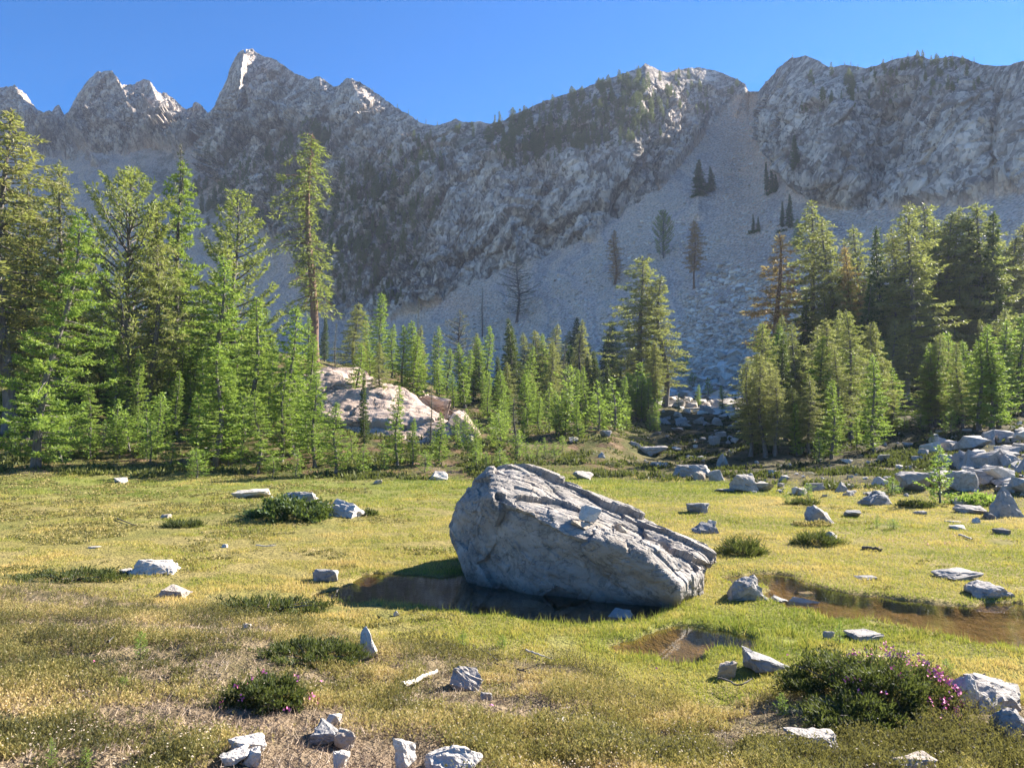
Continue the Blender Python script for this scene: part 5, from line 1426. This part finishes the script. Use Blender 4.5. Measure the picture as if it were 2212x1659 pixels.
for poly, count, h0, h1, lab, grp in MZ:
    rg = random.Random(77 + count)
    pa = np.array(poly, float)
    k = 0
    while k < count:
        px, py = rg.uniform(*[f(pa[:, 0]) for f in (min, max)]), rg.uniform(*[f(pa[:, 1]) for f in (min, max)])
        if poly_sd(np.array([px]), np.array([py]), pa)[0] > 0:
            continue
        k += 1
        p = mountain_at(px, py)
        h = rg.uniform(h0, h1) * 1.25 * p.y / F
        s = h / 5.0
        tag(link('mountain_conifer', rg.choice(MT), None, (p.x, p.y, p.z - 0.4 * s), (0, 0, rg.uniform(0, 6.28)), (s * rg.uniform(.9, 1.5), s * rg.uniform(.9, 1.5), s)), lab, 'conifer', grp)
for grp, lab, pxs_ in (('skyline spires', 'thin conifer spire standing on the skyline', [1068, 1085, 1112, 1126, 1150, 1172, 1196, 1230, 1262, 1296, 1338, 1372, 1440, 1478, 1712, 1752, 1772, 1826, 1838, 1845, 1884, 1902, 1928, 1936, 1960, 1977, 2007, 2060, 2092, 2104, 2134, 830, 858, 882, 900, 918, 945, 806]),):
    rg = random.Random(3)
    for px in pxs_:
        c = int(np.searchsorted(_pxs, px))
        p = Vector(MP[-2, c].tolist())
        h = rg.uniform(6, 15) * p.y / F
        s = h / 5.0
        tag(link('mountain_conifer', rg.choice((MT[0], MT[3])), None, (p.x, p.y, p.z - 0.3), (0, 0, rg.uniform(0, 6.28)), (s * 0.8, s * 0.8, s)), lab, 'conifer', grp)

VV, FF, TT, off = [], [], [], 0
for poly, count, h0, h1 in ((MZ[0][0], 110, 12, 26), (MZ[2][0], 120, 12, 26), (MZ[1][0], 60, 10, 24), (MZ[3][0], 50, 10, 26), ([(700, 560), (900, 470), (900, 660), (720, 660)], 70, 12, 26), ([(1400, 160), (1520, 155), (1600, 190), (1500, 280), (1400, 260)], 30, 9, 20), ([(1780, 160), (1900, 145), (2100, 130), (2120, 200), (1900, 240)], 45, 8, 18), ([(400, 420), (480, 330), (660, 300), (620, 500), (460, 520)], 60, 10, 24)):
    rg = np.random.default_rng(count)
    pa = np.array(poly, float)
    q = rg.uniform(pa.min(0), pa.max(0), size=(count * 5, 2))
    for px, py in q[poly_sd(q[:, 0], q[:, 1], pa) < 0][:count]:
        p = mountain_at(px, py)
        me = MT[rg.integers(5)]
        v, _n = mesh_arrays(me)
        k = rg.uniform(h0, h1) * 1.4 * p.y / F / 5.0
        a = rg.uniform(0, 6.28)
        v = np.stack([v[:, 0] * math.cos(a) - v[:, 1] * math.sin(a), v[:, 0] * math.sin(a) + v[:, 1] * math.cos(a), v[:, 2]], 1) * [k * 1.2, k * 1.2, k] + [p.x, p.y, p.z - 0.3 * k]
        nl = np.zeros(len(me.loops), np.int32)
        me.loops.foreach_get('vertex_index', nl)
        VV.append(v)
        FF.append(nl.reshape(-1, 4) + off)
        TT.append(np.full(len(v), 0.2 + 0.3 * rg.random()))
        off += len(v)
tag(link('distant_wood', mesh_np('distant_wood', np.concatenate(VV), [np.concatenate(FF)], [M['mount_tree']], attrs={'tint': np.concatenate(TT)})), 'dense far wood of dark conifers between the single ones on the mountain', 'wood', None, 'stuff')

# krummholz mats under the scree firs
def shrub(name, seed, size, count, mat, blade=(0.05, 0.018), up=0.6):
    """a low bush: many short leafy shoots over a lumpy dome, on a few woody stems"""
    rg = np.random.default_rng(seed)
    d = unit(rg.normal(size=(count, 3)) * [1, 1, 0.8])
    d[:, 2] = np.abs(d[:, 2])
    r = 0.62 + 0.30 * fbm(d * 2.2 + seed, 3, seed % 60) + 0.25 * rg.random(count) ** 2
    g_ = fbm(d * 3.1 + seed * 1.3, 3, seed % 33)
    kp = g_ > -0.22 + 0.25 * rg.random(count)
    d, r, g_ = d[kp], r[kp], g_[kp]
    count = len(d)
    r = r * (1 + 0.35 * g_)
    P = d * r[:, None] * np.array(size)
    D = unit(d * [0.6, 0.6, 0.4] + rg.normal(size=(count, 3)) * 0.55 + [0, 0, up])
    V, Q = kites(P, D, unit(np.cross(D, rg.normal(size=(count, 3)))), blade[0] * rg.uniform(.6, 1.4, count), blade[1] * rg.uniform(.7, 1.3, count))
    T = np.clip(0.5 + 0.5 * fbm(P * 6 / max(size), 2, 9) + 0.15 * rg.normal(size=count), 0, 1)
    leaf = mesh_np(name + '_leaves', V, [Q], [mat], attrs={'tint': np.repeat(T, 4)})
    LV, LF, off = [], [], 0
    for k in range(9):
        a = rg.uniform(0, 6.28)
        t = np.linspace(0, 1, 5)
        e = np.array([math.cos(a) * size[0], math.sin(a) * size[1], size[2] * rg.uniform(.4, 1)]) * 0.75
        v, f = tube(t[:, None] * e + np.stack([0 * t, 0 * t, 0.15 * size[2] * np.sin(t * 3)], 1), 0.02 * size[0] * (1.1 - t), 4)
        LV.append(v)
        LF.append(f + off)
        off += len(v)
    return leaf, mesh_np(name + '_stems', np.concatenate(LV), [np.concatenate(LF)], [M['bark']])


n = NT('heather_leaves')
t = n.attr('tint')
c = n.ramp(t, [(0.0, (0.06, 0.062, 0.026)), (0.3, (0.21, 0.195, 0.06)), (0.6, (0.46, 0.36, 0.14)), (1.0, (0.60, 0.45, 0.24))])
d = n.bsdf(c, 0.7, spec=0.3)
tl = n.n('ShaderNodeBsdfTranslucent', {'Color': n.mix(0.4, c, (0.40, 0.36, 0.08))}).outputs[0]
M['heather'] = n.done(n.n('ShaderNodeMixShader', {0: 0.35, 1: d, 2: tl}).outputs[0])
n = NT('dark_heather_leaves')
c = n.ramp(n.attr('tint'), [(0.0, (0.022, 0.032, 0.012)), (0.6, (0.06, 0.08, 0.022)), (1.0, (0.13, 0.14, 0.035))])
d = n.bsdf(c, 0.7, spec=0.3)
tl = n.n('ShaderNodeBsdfTranslucent', {'Color': n.mix(0.5, c, (0.20, 0.24, 0.04))}).outputs[0]
M['dark_heather'] = n.done(n.n('ShaderNodeMixShader', {0: 0.3, 1: d, 2: tl}).outputs[0])


def put_shrub(nm, cat, lab, px, py, size, count, mat, seed, blade, parts=('leaves', 'stems'), p=None, grp=None):
    p = p or stand(px, py)
    lf, st_ = shrub(nm, seed, size, count, M[mat], blade)
    root = link(nm, None, None, (p.x, p.y + size[1] * 0.6, p.z - 0.03))
    link('leaves', lf, root)
    link('stems', st_, root)
    tag(root, lab, cat, grp)
    return root


kr = [(1512, 425, 40, 'dark mat of krummholz around the high scree firs'), (1672, 416, 44, 'dark krummholz mat under the three thin scree firs'), (1697, 500, 36, 'round krummholz mat below two firs on the scree'), (1636, 503, 42, 'broad krummholz mat alone on the scree')]
for i, (px, py, w, lab) in enumerate(kr):
    p = mountain_at(px, py)
    s = w * p.y / F / 2
    put_shrub('krummholz', 'shrub', lab, px, py, (s, s * 0.9, s * 0.42), 1500, 'fir', 60 + i, (s * 0.14, s * 0.07), p=p)

# the big heather mound with pink flowers and other bushes near the camera
n = NT('pink_petals')
M['pink'] = n.done(n.bsdf((0.74, 0.20, 0.40), 0.6))
n = NT('white_petals')
M['white'] = n.done(n.bsdf((0.66, 0.54, 0.40), 0.6))
BUSH = [
    ('heather_bush', 'heather', 'large dark heather mound beside the blue grey block', 1848, 1515, (0.44, 0.40, 0.28), 19125, 'dark_heather', (0.034, 0.009)),
    ('heather_bush', 'heather', 'heather mound edged with bright pink flowers', 1968, 1555, (0.42, 0.42, 0.36), 20187, 'dark_heather', (0.034, 0.009)),
    ('heather_bush', 'heather', 'dark heather bush spilling under the flowering mound', 1900, 1592, (0.45, 0.30, 0.20), 10625, 'dark_heather', (0.034, 0.009)),
    ('heather_bush', 'heather', 'dark heather clump standing in for a dark hollow near the bare soil', 560, 1535, (0.30, 0.22, 0.17), 11687, 'dark_heather', (0.032, 0.009)),  # added bush: dark leaves carry the shade of a hollow in the heath
    ('heather_bush', 'heather', 'low dark heather standing in for a hollow beside the tall leaning white rock', 650, 1440, (0.50, 0.36, 0.15), 14875, 'dark_heather', (0.034, 0.009)),  # dark leaves added in place of a shady hollow
    ('heather_bush', 'heather', 'dark heather patch at the near edge of the golden grass', 560, 1330, (0.75, 0.40, 0.14), 5500, 'dark_heather', (0.05, 0.014)),
    ('heather_bush', 'heather', 'dark heather patch at the picture edge behind the white blossoms', 130, 1260, (0.9, 0.45, 0.14), 5500, 'dark_heather', (0.05, 0.014)),
    ('shrub_mound', 'shrub', 'round dark shrub mound around grey rocks in the meadow', 612, 1128, (1.0, 0.8, 0.50), 8000, 'fir', (0.09, 0.04)),
    ('shrub_mound', 'shrub', 'small dark bush at the end of the pointed white rock', 792, 1115, (0.24, 0.2, 0.16), 1500, 'dark_heather', (0.06, 0.025)),
    ('grass_tussock', 'tussock', 'dark green tussock in the meadow beyond the peaked rock', 1609, 1200, (0.40, 0.30, 0.24), 2600, 'dark_heather', (0.13, 0.012)),
    ('grass_tussock', 'tussock', 'dark mossy tussock behind the slanting shard', 1770, 1180, (0.42, 0.30, 0.2), 2600, 'dark_heather', (0.12, 0.012)),
    ('grass_tussock', 'tussock', 'flat dark tuft in the dry meadow', 390, 1140, (0.45, 0.25, 0.10), 1800, 'dark_heather', (0.12, 0.014)),
    ('moss_mound', 'moss', 'green moss cushion under the pyramid rock', 1760, 1138, (0.42, 0.26, 0.12), 2400, 'heather', (0.05, 0.02)),
    ('shrub_mound', 'shrub', 'dark mound under the tiny larch tuft', 1742, 1092, (0.42, 0.3, 0.16), 2000, 'dark_heather', (0.08, 0.02)),
    ('shrub_mound', 'shrub', 'dark mound at the foot of the young meadow larch', 1985, 1098, (0.5, 0.32, 0.2), 2000, 'dark_heather', (0.08, 0.02)),
    ('shrub_mound', 'shrub', 'yellow green shrub beside the tall pale boulder', 2130, 1092, (0.8, 0.4, 0.28), 2600, 'larch', (0.09, 0.03)),
]
for i, (nm, cat, lab, px, py, size, count, mat, blade) in enumerate(BUSH):
    root = put_shrub(nm, cat, lab, px, py, size, count, mat, 120 + i, blade)
    if i in (1, 3):
        rg = np.random.default_rng(i)
        m = 150 if i == 1 else 12
        d = unit(rg.normal(size=(m, 3)) * [1, 1, .7] + ([0.75, 0.1, 0.2] if i == 1 else [0, 0, 0.3]))
        d[:, 2] = np.abs(d[:, 2])
        P = d * np.array(size) * rg.uniform(0.88, 1.05, size=(m, 1)) + [0, 0, 0.03]
        P = np.repeat(P, 7, 0) + rg.normal(size=(m * 7, 3)) * 0.010
        D = unit(rg.normal(size=(m * 7, 3)))
        V, Q = kites(P, D, unit(np.cross(D, rg.normal(size=D.shape))), np.full(len(P), 0.018), np.full(len(P), 0.014))
        link('blossoms', mesh_np('blossoms', V, [Q], [M['pink']]), root)
# fir sprouts in the heath
for i, (px, py, hpx, wf, lab) in enumerate([(1813, 1392, 52, 1.3, 'bright green fir sprout behind the heather mound'), (1690, 1545, 50, 1.4, 'fir sprout in heather below the blue grey block'), (2046, 1470, 48, 1.1, 'fir sprout among the pink flowers'),
                                          (112, 1658, 66, 1.0, 'yellow green larch seedling at the lower picture edge'), (185, 1662, 46, 1.6, 'second yellow green seedling beside the taller one'), (303, 1425, 60, 1.0, 'pale yellow larch seedling in the brown heath'),
                                          (1000, 1395, 36, 1.8, 'low green fir sprout before the pond'), (1085, 1400, 30, 1.8, 'low spreading fir sprout near the pond sticks'), (265, 1490, 30, 1.5, 'small green sprout beside the bare patch')]):
    p = stand(px, py)
    tm, cm, H = KIND['sapling'][i % 3]
    s = hpx * p.y / F / H
    root = link('conifer_sprout', None, None, (p.x, p.y, p.z - 0.01), (0, 0, i * 1.3), (s * wf, s * wf, s))
    link('stem', tm, root)
    link('needles', cm, root)
    tag(root, lab, 'sprout', 'conifer sprouts in the heath')

# ------------------------------------------------------------------ sticks and logs
def stick(nm, lab, cat, pts, r0, r1, mat, lift=0.03, twig=True, seed=0):
    W_ = [stand(a, b) for a, b in pts]
    W_ = np.array([[q.x, q.y, q.z + lift] for q in W_])
    t = np.linspace(0, 1, 12)
    T0 = np.linspace(0, 1, len(W_))
    P = np.stack([np.interp(t, T0, W_[:, k]) for k in range(3)], 1)
    P = blur(P, 1, 0)
    rg = np.random.default_rng(seed)
    P += rg.normal(size=P.shape) * r0 * 0.25
    v, f = tube(P, np.linspace(r0, r1, 12), 7)
    VV, FF = [v], [f]
    if twig:
        q = P[7]
        d = (P[8] - P[5]) * 0.8 + np.array([0.5, 0.3, 0.5]) * r0 * 8
        v2, f2 = tube(np.array([q, q + d * 0.5, q + d]), [r0 * 0.5, r0 * 0.4, r0 * 0.15], 5)
        VV.append(v2)
        FF.append(f2 + len(v))
    tag(link(nm, mesh_np(nm, np.concatenate(VV), [np.concatenate(FF)], [M[mat]], smooth=True)), lab, cat)


stick('driftwood', 'curved bleached driftwood branch in the heath', 'branch', [(862, 1500), (890, 1490), (915, 1478), (946, 1462)], 0.022, 0.012, 'deadwood', 0.05, False, 1)
stick('twig', 'thin dark twig lying before the pond', 'twig', [(1060, 1440), (1110, 1452), (1160, 1466)], 0.009, 0.005, 'darkwood', 0.03, True, 2)
stick('twig', 'grey twig pointing at the thin dark twig', 'twig', [(1035, 1408), (1056, 1420), (1078, 1436)], 0.008, 0.004, 'bark', 0.03, True, 3)
stick('twig', 'pale twig with a split end near the pond', 'twig', [(1132, 1410), (1165, 1422), (1195, 1432)], 0.010, 0.004, 'deadwood', 0.03, False, 4)
stick('dead_branch', 'grey forked dead branch in the lower corner heather', 'branch', [(1375, 1630), (1410, 1645), (1440, 1668)], 0.012, 0.006, 'bark', 0.06, True, 5)
stick('dead_branch', 'bent grey branch in dark heather below the tan stone', 'branch', [(1545, 1490), (1570, 1488), (1595, 1512), (1632, 1482)], 0.008, 0.005, 'bark', 0.08, True, 6)
stick('dead_branch', 'long grey branch trailing from the flowering mound', 'branch', [(2040, 1565), (2080, 1590), (2120, 1630)], 0.010, 0.006, 'bark', 0.05, True, 7)
stick('twig', 'pale stick lying in the meadow beyond the stream', 'twig', [(2070, 1158), (2085, 1163), (2102, 1170)], 0.02, 0.012, 'deadwood', 0.03, False, 8)
stick('log', 'dark rotten log in the meadow by the stream', 'log', [(1860, 1186), (1885, 1190), (1908, 1192)], 0.03, 0.02, 'darkwood', 0.03, False, 9)
stick('twig', 'thin bleached twig in the dry meadow', 'twig', [(550, 1182), (575, 1184), (600, 1183)], 0.012, 0.008, 'deadwood', 0.03, True, 10)
stick('twig', 'dark twig in the meadow near the picture edge', 'twig', [(250, 1123), (275, 1132), (300, 1140)], 0.014, 0.008, 'darkwood', 0.03, False, 11)
stick('twig', 'grey twig standing up in the brown heath', 'twig', [(232, 1410), (234, 1408), (236, 1406)], 0.01, 0.006, 'bark', 0.08, True, 12)
p0, p1 = at(500, 748, 50), at(600, 690, 52)
v, f = tube(np.array([p0, (np.array(p0) + np.array(p1)) / 2 + [0, 0, 0.12], p1]), [0.16, 0.12, 0.05], 7)
tag(link('fallen_trunk', mesh_np('fallen_trunk', v, [f], [M['darkwood']], smooth=True)), 'dark dead trunk leaning across the larch thicket', 'dead trunk')

# ------------------------------------------------------------------ grass, heather and flowers: nobody could count them
n = NT('meadow_grass')
t = n.attr('tint')
c = n.ramp(t, [(0.0, (0.12, 0.18, 0.025)), (0.35, (0.29, 0.30, 0.05)), (0.6, (0.48, 0.38, 0.11)), (1.0, (0.62, 0.45, 0.19))])
d = n.bsdf(c, 0.6, spec=0.3)
tl = n.n('ShaderNodeBsdfTranslucent', {'Color': n.mix(0.25, c, (0.42, 0.42, 0.06))}).outputs[0]
M['grass'] = n.done(n.n('ShaderNodeMixShader', {0: 0.4, 1: d, 2: tl}).outputs[0])


def fan_points(count, y0, y1, seed, u=0.80, power=1.0):
    rg = np.random.default_rng(seed)
    w = rg.random(count)
    y = 1 / (1 / y0 + (1 / y1 - 1 / y0) * w) if power == 1 else y0 * (y1 / y0) ** w
    x = rg.uniform(-u, u, count) * (y + 0.8)
    return x, y, rg


def blades(P, rg, h, w, lean=0.45):
    m = len(P)
    a = rg.uniform(0, 6.28, m)
    D = unit(np.stack([np.cos(a) * lean * rg.random(m) * 2, np.sin(a) * lean * rg.random(m) * 2, np.ones(m)], 1))
    Sd = unit(np.cross(D, np.stack([np.cos(a + 1), np.sin(a + 1), 0.3 * rg.normal(size=m)], 1)))
    tipv = P + D * h[:, None]
    V = np.stack([P - Sd * (w / 2)[:, None], P + Sd * (w / 2)[:, None], tipv], 1).reshape(-1, 3)
    return V, np.arange(m * 3).reshape(-1, 3)


def clear(x, y, front=0.10):
    k = np.ones(len(x), bool)
    for cx, cy, rx, ry in NEAR_ROCKS:
        k &= ((x - cx) / (rx * 1.02 + 0.01)) ** 2 + ((y - cy + front * 0.5) / (ry + front)) ** 2 > 1
    return k


def gfield(x, y, *arrs):
    return [gsample(a, x, y) for a in arrs]


# meadow
x, y, rg = fan_points(520000, 5.2, 31, 1, power=0)
hm, st_, sl, sdw, lu, z = gfield(x, y, heath_m, ston, slope_left, G_sd, lush, GZ)
pn_ = fbm(np.stack([x * 0.9, y * 1.3, 0 * x + 6], 1), 4, 93)
keep = clear(x, y, -0.04) & (pn_ > -0.30 - 0.12 * np.clip(x + 2, -3, 3) + 0.2 * rg.random(len(x))) & (hm < 0.55 + 0.3 * rg.random(len(x))) & (sdw > 0.07) & (rg.random(len(x)) > st_ * 0.9) & (rg.random(len(x)) > sl * 0.75)
x, y, z, lu, sdw, sl = x[keep], y[keep], z[keep], lu[keep], sdw[keep], sl[keep]
rg = np.random.default_rng(2)
P = np.stack([x, y, z - 0.005], 1)
pat = fbm(np.stack([x * 0.35, y * 0.35, 0 * x], 1), 4, 91)
pat2 = fbm(np.stack([x * 2.2, y * 2.2, 0 * x], 1), 3, 92)
bank = sstep(0.35, 0.05, sdw)
tint = np.clip(0.50 + 0.55 * pat + 0.3 * pat2 - 0.45 * lu - 0.25 * bank - 0.3 * sl + 0.13 * rg.normal(size=len(x)), 0, 1)
h = (0.02 + 0.025 * rg.random(len(x)) + 0.045 * np.clip(pat2, 0, 1) + 0.01 * bank * rg.random(len(x)) + 0.02 * np.clip(lu - 0.3, 0, 1)) * (0.7 + y / 30)
V, T = blades(P, rg, h, 0.0035 + 0.0007 * y, 0.6)
tag(link('meadow_grass', mesh_np('meadow_grass', V, [T], [M['grass']], attrs={'tint': np.repeat(tint, 3)})), 'short yellow green grass covering the wet meadow', 'grass', None, 'stuff')

x, y, rg = fan_points(90000, 7.5, 29, 41, power=0)
hm, st_, sl, sdw, z = gfield(x, y, heath_m, ston, slope_left, G_sd, GZ)
pat = fbm(np.stack([x * 0.55, y * 0.8, 0 * x + 11], 1), 4, 94) + 0.5 * fbm(np.stack([x * 3, y * 4, 0 * x], 1), 3, 95)
keep = (pat > 0.34 - 0.30 * sstep(-3, -7, x) * sstep(11, 15, y) + 0.035 * np.clip(x + 4, -4, 9) + 0.25 * rg.random(len(x))) & (hm < 0.6) & (sdw > 0.12) & (st_ < 0.6)
x, y, z = x[keep], y[keep], z[keep]
rg = np.random.default_rng(42)
K = 5
P = np.repeat(np.stack([x, y, z], 1), K, 0) + rg.normal(size=(len(x) * K, 3)) * [0.03, 0.03, 0.0]
D = unit(rg.normal(size=P.shape) * [0.7, 0.7, 0.2] + [0, 0, 0.6])
V, Q = kites(P, D, unit(np.cross(D, rg.normal(size=D.shape))), (0.025 + 0.035 * rg.random(len(P))) * np.repeat(0.7 + y / 40, K), np.repeat(0.010 + 0.0010 * y, K))
tag(link('meadow_herbs', mesh_np('meadow_herbs', V, [Q], [M['heather']], attrs={'tint': np.repeat(np.clip(0.30 + 0.2 * rg.normal(size=len(x)), 0, 1), 4 * K)})), 'low dark herbs and heather patches in the meadow', 'herbs', None, 'stuff')

# longer bright blades along the pond and the bank
x, y, rg = fan_points(260000, 6.0, 12, 5, power=0)
hm, sdw, lu, z = gfield(x, y, heath_m, G_sd, lush, GZ)
near_side = (sdw > 0.03) & (sdw < 0.20 + 0.4 * lu) & (rg.random(len(x)) < 0.25 + 0.3 * lu) & (fbm(np.stack([x * 3, y * 3, 0 * x], 1), 2, 3) > -0.1)
x, y, z = x[near_side], y[near_side], z[near_side]
rg = np.random.default_rng(6)
P = np.stack([x, y, z - 0.01], 1)
V, T = blades(P, rg, 0.04 + 0.10 * rg.random(len(x)) ** 2.5, np.full(len(x), 0.007), 0.35)
tag(link('bank_grass', mesh_np('bank_grass', V, [T], [M['grass']], attrs={'tint': np.repeat(np.clip(0.25 + 0.2 * rg.normal(size=len(x)), 0, 1), 3)})), 'longer bright green blades along the pond and stream banks', 'grass', None, 'stuff')

# heath: low shoots of heather
x, y, rg = fan_points(215000, 2.9, 11.5, 8, power=0)
hm, ba, sdw, z = gfield(x, y, heath_m, bare, G_sd, GZ)
pat = fbm(np.stack([x * 1.1, y * 1.1, 0 * x], 1), 4, 95)
pat = pat + 0.55 * fbm(np.stack([x * 4.5, y * 4.5, 0 * x + 2], 1), 3, 96)
keep = (hm > 0.3 + 0.3 * rg.random(len(x))) & (ba < 0.25 + 0.5 * rg.random(len(x))) & (sdw > 0.03) & clear(x, y) & (pat > -0.30 + 0.3 * rg.random(len(x)))
x, y, z, pat = x[keep], y[keep], z[keep], pat[keep]
rg = np.random.default_rng(9)
m = len(x)
hgt = np.clip(0.04 + 0.06 * pat + 0.03 * rg.random(m), 0.02, 0.13)
cn = fbm(np.stack([x * 1.3, y * 1.8, 0 * x + 21], 1), 3, 99)
clump = sstep(0.10, 0.30, cn)
hgt = hgt + 0.07 * clump
K = 9
a = rg.uniform(0, 6.28, (m, K))
up_ = rg.random((m, K))
stem = unit(np.stack([rg.normal(size=m) * 0.45, rg.normal(size=m) * 0.45, np.ones(m)], 1))
P = np.stack([x, y, z - 0.005], 1)[:, None, :] + stem[:, None, :] * (hgt[:, None] * up_)[:, :, None]
D = np.stack([np.cos(a), np.sin(a), 0.7 + 0 * a], 2) + stem[:, None, :] * 0.6
P, D = P.reshape(-1, 3), unit(D.reshape(-1, 3))
V, Q = kites(P, D, unit(np.cross(D, rg.normal(size=D.shape))), 0.011 + 0.013 * rg.random(m * K), 0.0042 + 0.0032 * rg.random(m * K))
col = np.clip(0.46 + 0.75 * fbm(np.stack([x * 0.8, y * 0.8, 0 * x + 4], 1), 4, 97) + 0.16 * rg.normal(size=m) - 0.42 * clump, 0, 1)
tag(link('heather_cover', mesh_np('heather_cover', V, [Q], [M['heather']], attrs={'tint': np.repeat(col, 4 * K)})), 'low brownish green heather covering the near slope', 'heather', None, 'stuff')

# dry stems and dead grey shoots
x, y, rg = fan_points(70000, 2.9, 11, 12, power=0)
hm, sdw, z = gfield(x, y, heath_m, G_sd, GZ)
keep = (hm > 0.3) & (sdw > 0.03)
x, y, z = x[keep], y[keep], z[keep]
rg = np.random.default_rng(13)
n = NT('dry_straw')
c = n.ramp(n.attr('tint'), [(0.0, (0.16, 0.11, 0.08)), (0.5, (0.34, 0.25, 0.15)), (1.0, (0.50, 0.40, 0.32))])
M['straw'] = n.done(n.bsdf(c, 0.8))
V, T = blades(np.stack([x, y, z], 1), rg, 0.03 + 0.05 * rg.random(len(x)), np.full(len(x), 0.004), 1.3)
tag(link('dry_straw', mesh_np('dry_straw', V, [T], [M['straw']], attrs={'tint': np.repeat(rg.random(len(x)), 3)})), 'dry straw and dead grey shoots among the heather', 'straw', None, 'stuff')

# white bell flowers, mostly in the lower corner
def flowers(name, label, x, y, z, size, mat, seed, hmin, hmax):
    rg = np.random.default_rng(seed)
    m = len(x)
    P = np.repeat(np.stack([x, y, z + rg.uniform(hmin, hmax, m)], 1), 5, 0)
    a = np.tile(np.arange(5) * 1.2566, m)
    D = unit(np.stack([np.cos(a) * 0.8, np.sin(a) * 0.8, np.full(m * 5, -0.5)], 1) + rg.normal(size=(m * 5, 3)) * 0.2)
    V, Q = kites(P, D, unit(np.cross(D, [0.1, 0.2, 1.0])), np.full(m * 5, size), np.full(m * 5, size * 0.8))
    tag(link(name, mesh_np(name, V, [Q], [M[mat]])), label, 'flowers', None, 'stuff')


x, y, rg = fan_points(8000, 2.9, 8.0, 21, power=0)
hm, ba, sdw, z = gfield(x, y, heath_m, bare, G_sd, GZ)
pw = np.exp(-((x + 1.7) / 0.9) ** 2 - ((y - 4.2) / 0.8) ** 2) + 0.5 * np.exp(-((x - 0.2) / 1.2) ** 2 - ((y - 4.0) / 0.7) ** 2) + 0.16
keep = (hm > 0.4) & (ba < 0.5) & (sdw > 0.05) & (rg.random(len(x)) < pw)
flowers('white_heather_flowers', 'white bell flowers sprinkled over the near heather', x[keep], y[keep], z[keep], 0.0068, 'white', 22, 0.06, 0.13)
x, y, rg = fan_points(2600, 4.0, 20, 23, power=0)
sdw, z = gfield(x, y, G_sd, GZ)
pw = np.exp(-((x - 7.2) / 1.0) ** 2 - ((y - 12.8) / 0.5) ** 2) * 2 + 0.012 * (y < 8)
keep = (rg.random(len(x)) < pw) & (sdw > 0.05)
flowers('pink_flowers', 'pink flowers dotted over heath and meadow', x[keep], y[keep], z[keep], 0.02, 'pink', 24, 0.05, 0.12)

# low green shrubs over the slopes behind the meadow
x, y, rg = fan_points(90000, 22, 60, 31, 0.85, power=0)
sl, st_, z = gfield(x, y, slope_left, ston, GZ)
pat = fbm(np.stack([x * 0.5, y * 0.5, 0 * x], 1), 4, 98)
keep = (pat > 0.02 + 0.25 * rg.random(len(x))) & ((sl > 0.3) | (st_ > 0.5))
x, y, z, pat, st_ = x[keep], y[keep], z[keep], pat[keep], st_[keep]
rg = np.random.default_rng(32)
m = len(x)
K = 5
P = np.repeat(np.stack([x, y, z - 0.03], 1), K, 0) + rg.normal(size=(m * K, 3)) * [0.10, 0.10, 0.03]
D = unit(rg.normal(size=(m * K, 3)) * 0.6 + [0, 0, 0.8])
V, Q = kites(P, D, unit(np.cross(D, rg.normal(size=D.shape))), 0.10 + 0.16 * rg.random(m * K), 0.05 + 0.05 * rg.random(m * K))
n = NT('slope_shrub_leaves')
c = n.ramp(n.attr('tint'), [(0.0, (0.025, 0.035, 0.014)), (0.5, (0.085, 0.10, 0.028)), (1.0, (0.19, 0.19, 0.05))])
d = n.bsdf(c, 0.7)
tl = n.n('ShaderNodeBsdfTranslucent', {'Color': n.mix(0.4, c, (0.22, 0.26, 0.04))}).outputs[0]
M['slope_shrub'] = n.done(n.n('ShaderNodeMixShader', {0: 0.3, 1: d, 2: tl}).outputs[0])
tv = np.clip(0.5 + 0.6 * (pat - 0.2) - 0.45 * st_ + 0.2 * rg.normal(size=m), 0, 1)
tag(link('low_shrubs', mesh_np('low_shrubs', V, [Q], [M['slope_shrub']], attrs={'tint': np.repeat(tv, 4 * K)})), 'low green shrubs covering the slopes behind the meadow', 'ground cover', None, 'stuff')

# ------------------------------------------------------------------ the hazy air
bm = bmesh.new()
bmesh.ops.create_cube(bm, size=1.0)
me = bpy.data.meshes.new('haze')
top_z = float(MA[..., 2].max()) + 12
bot_z = min(float(MA[..., 2].min()), float(GZ.min())) - 1.0
xx, yy = MA[..., 0], MA[..., 1]
for vv in bm.verts:
    vv.co = ((xx.max() + 20) if vv.co.x > 0 else (xx.min() - 20), (yy.max() + 20) if vv.co.y > 0 else -40, top_z if vv.co.z > 0 else bot_z)
bm.to_mesh(me)
bm.free()
n = NT('hazy_air')
vo = n.n('ShaderNodeVolumePrincipled', {'Color': (0.70, 0.78, 1.0, 1), 'Density': HAZE, 'Anisotropy': 0.25})
n.t.links.new(vo.outputs[0], n.out.inputs['Volume'])
me.materials.append(n.m)
if HAZE > 0:
    tag(link('haze', me), 'thin bluish haze in the valley air', 'haze', None, 'stuff')
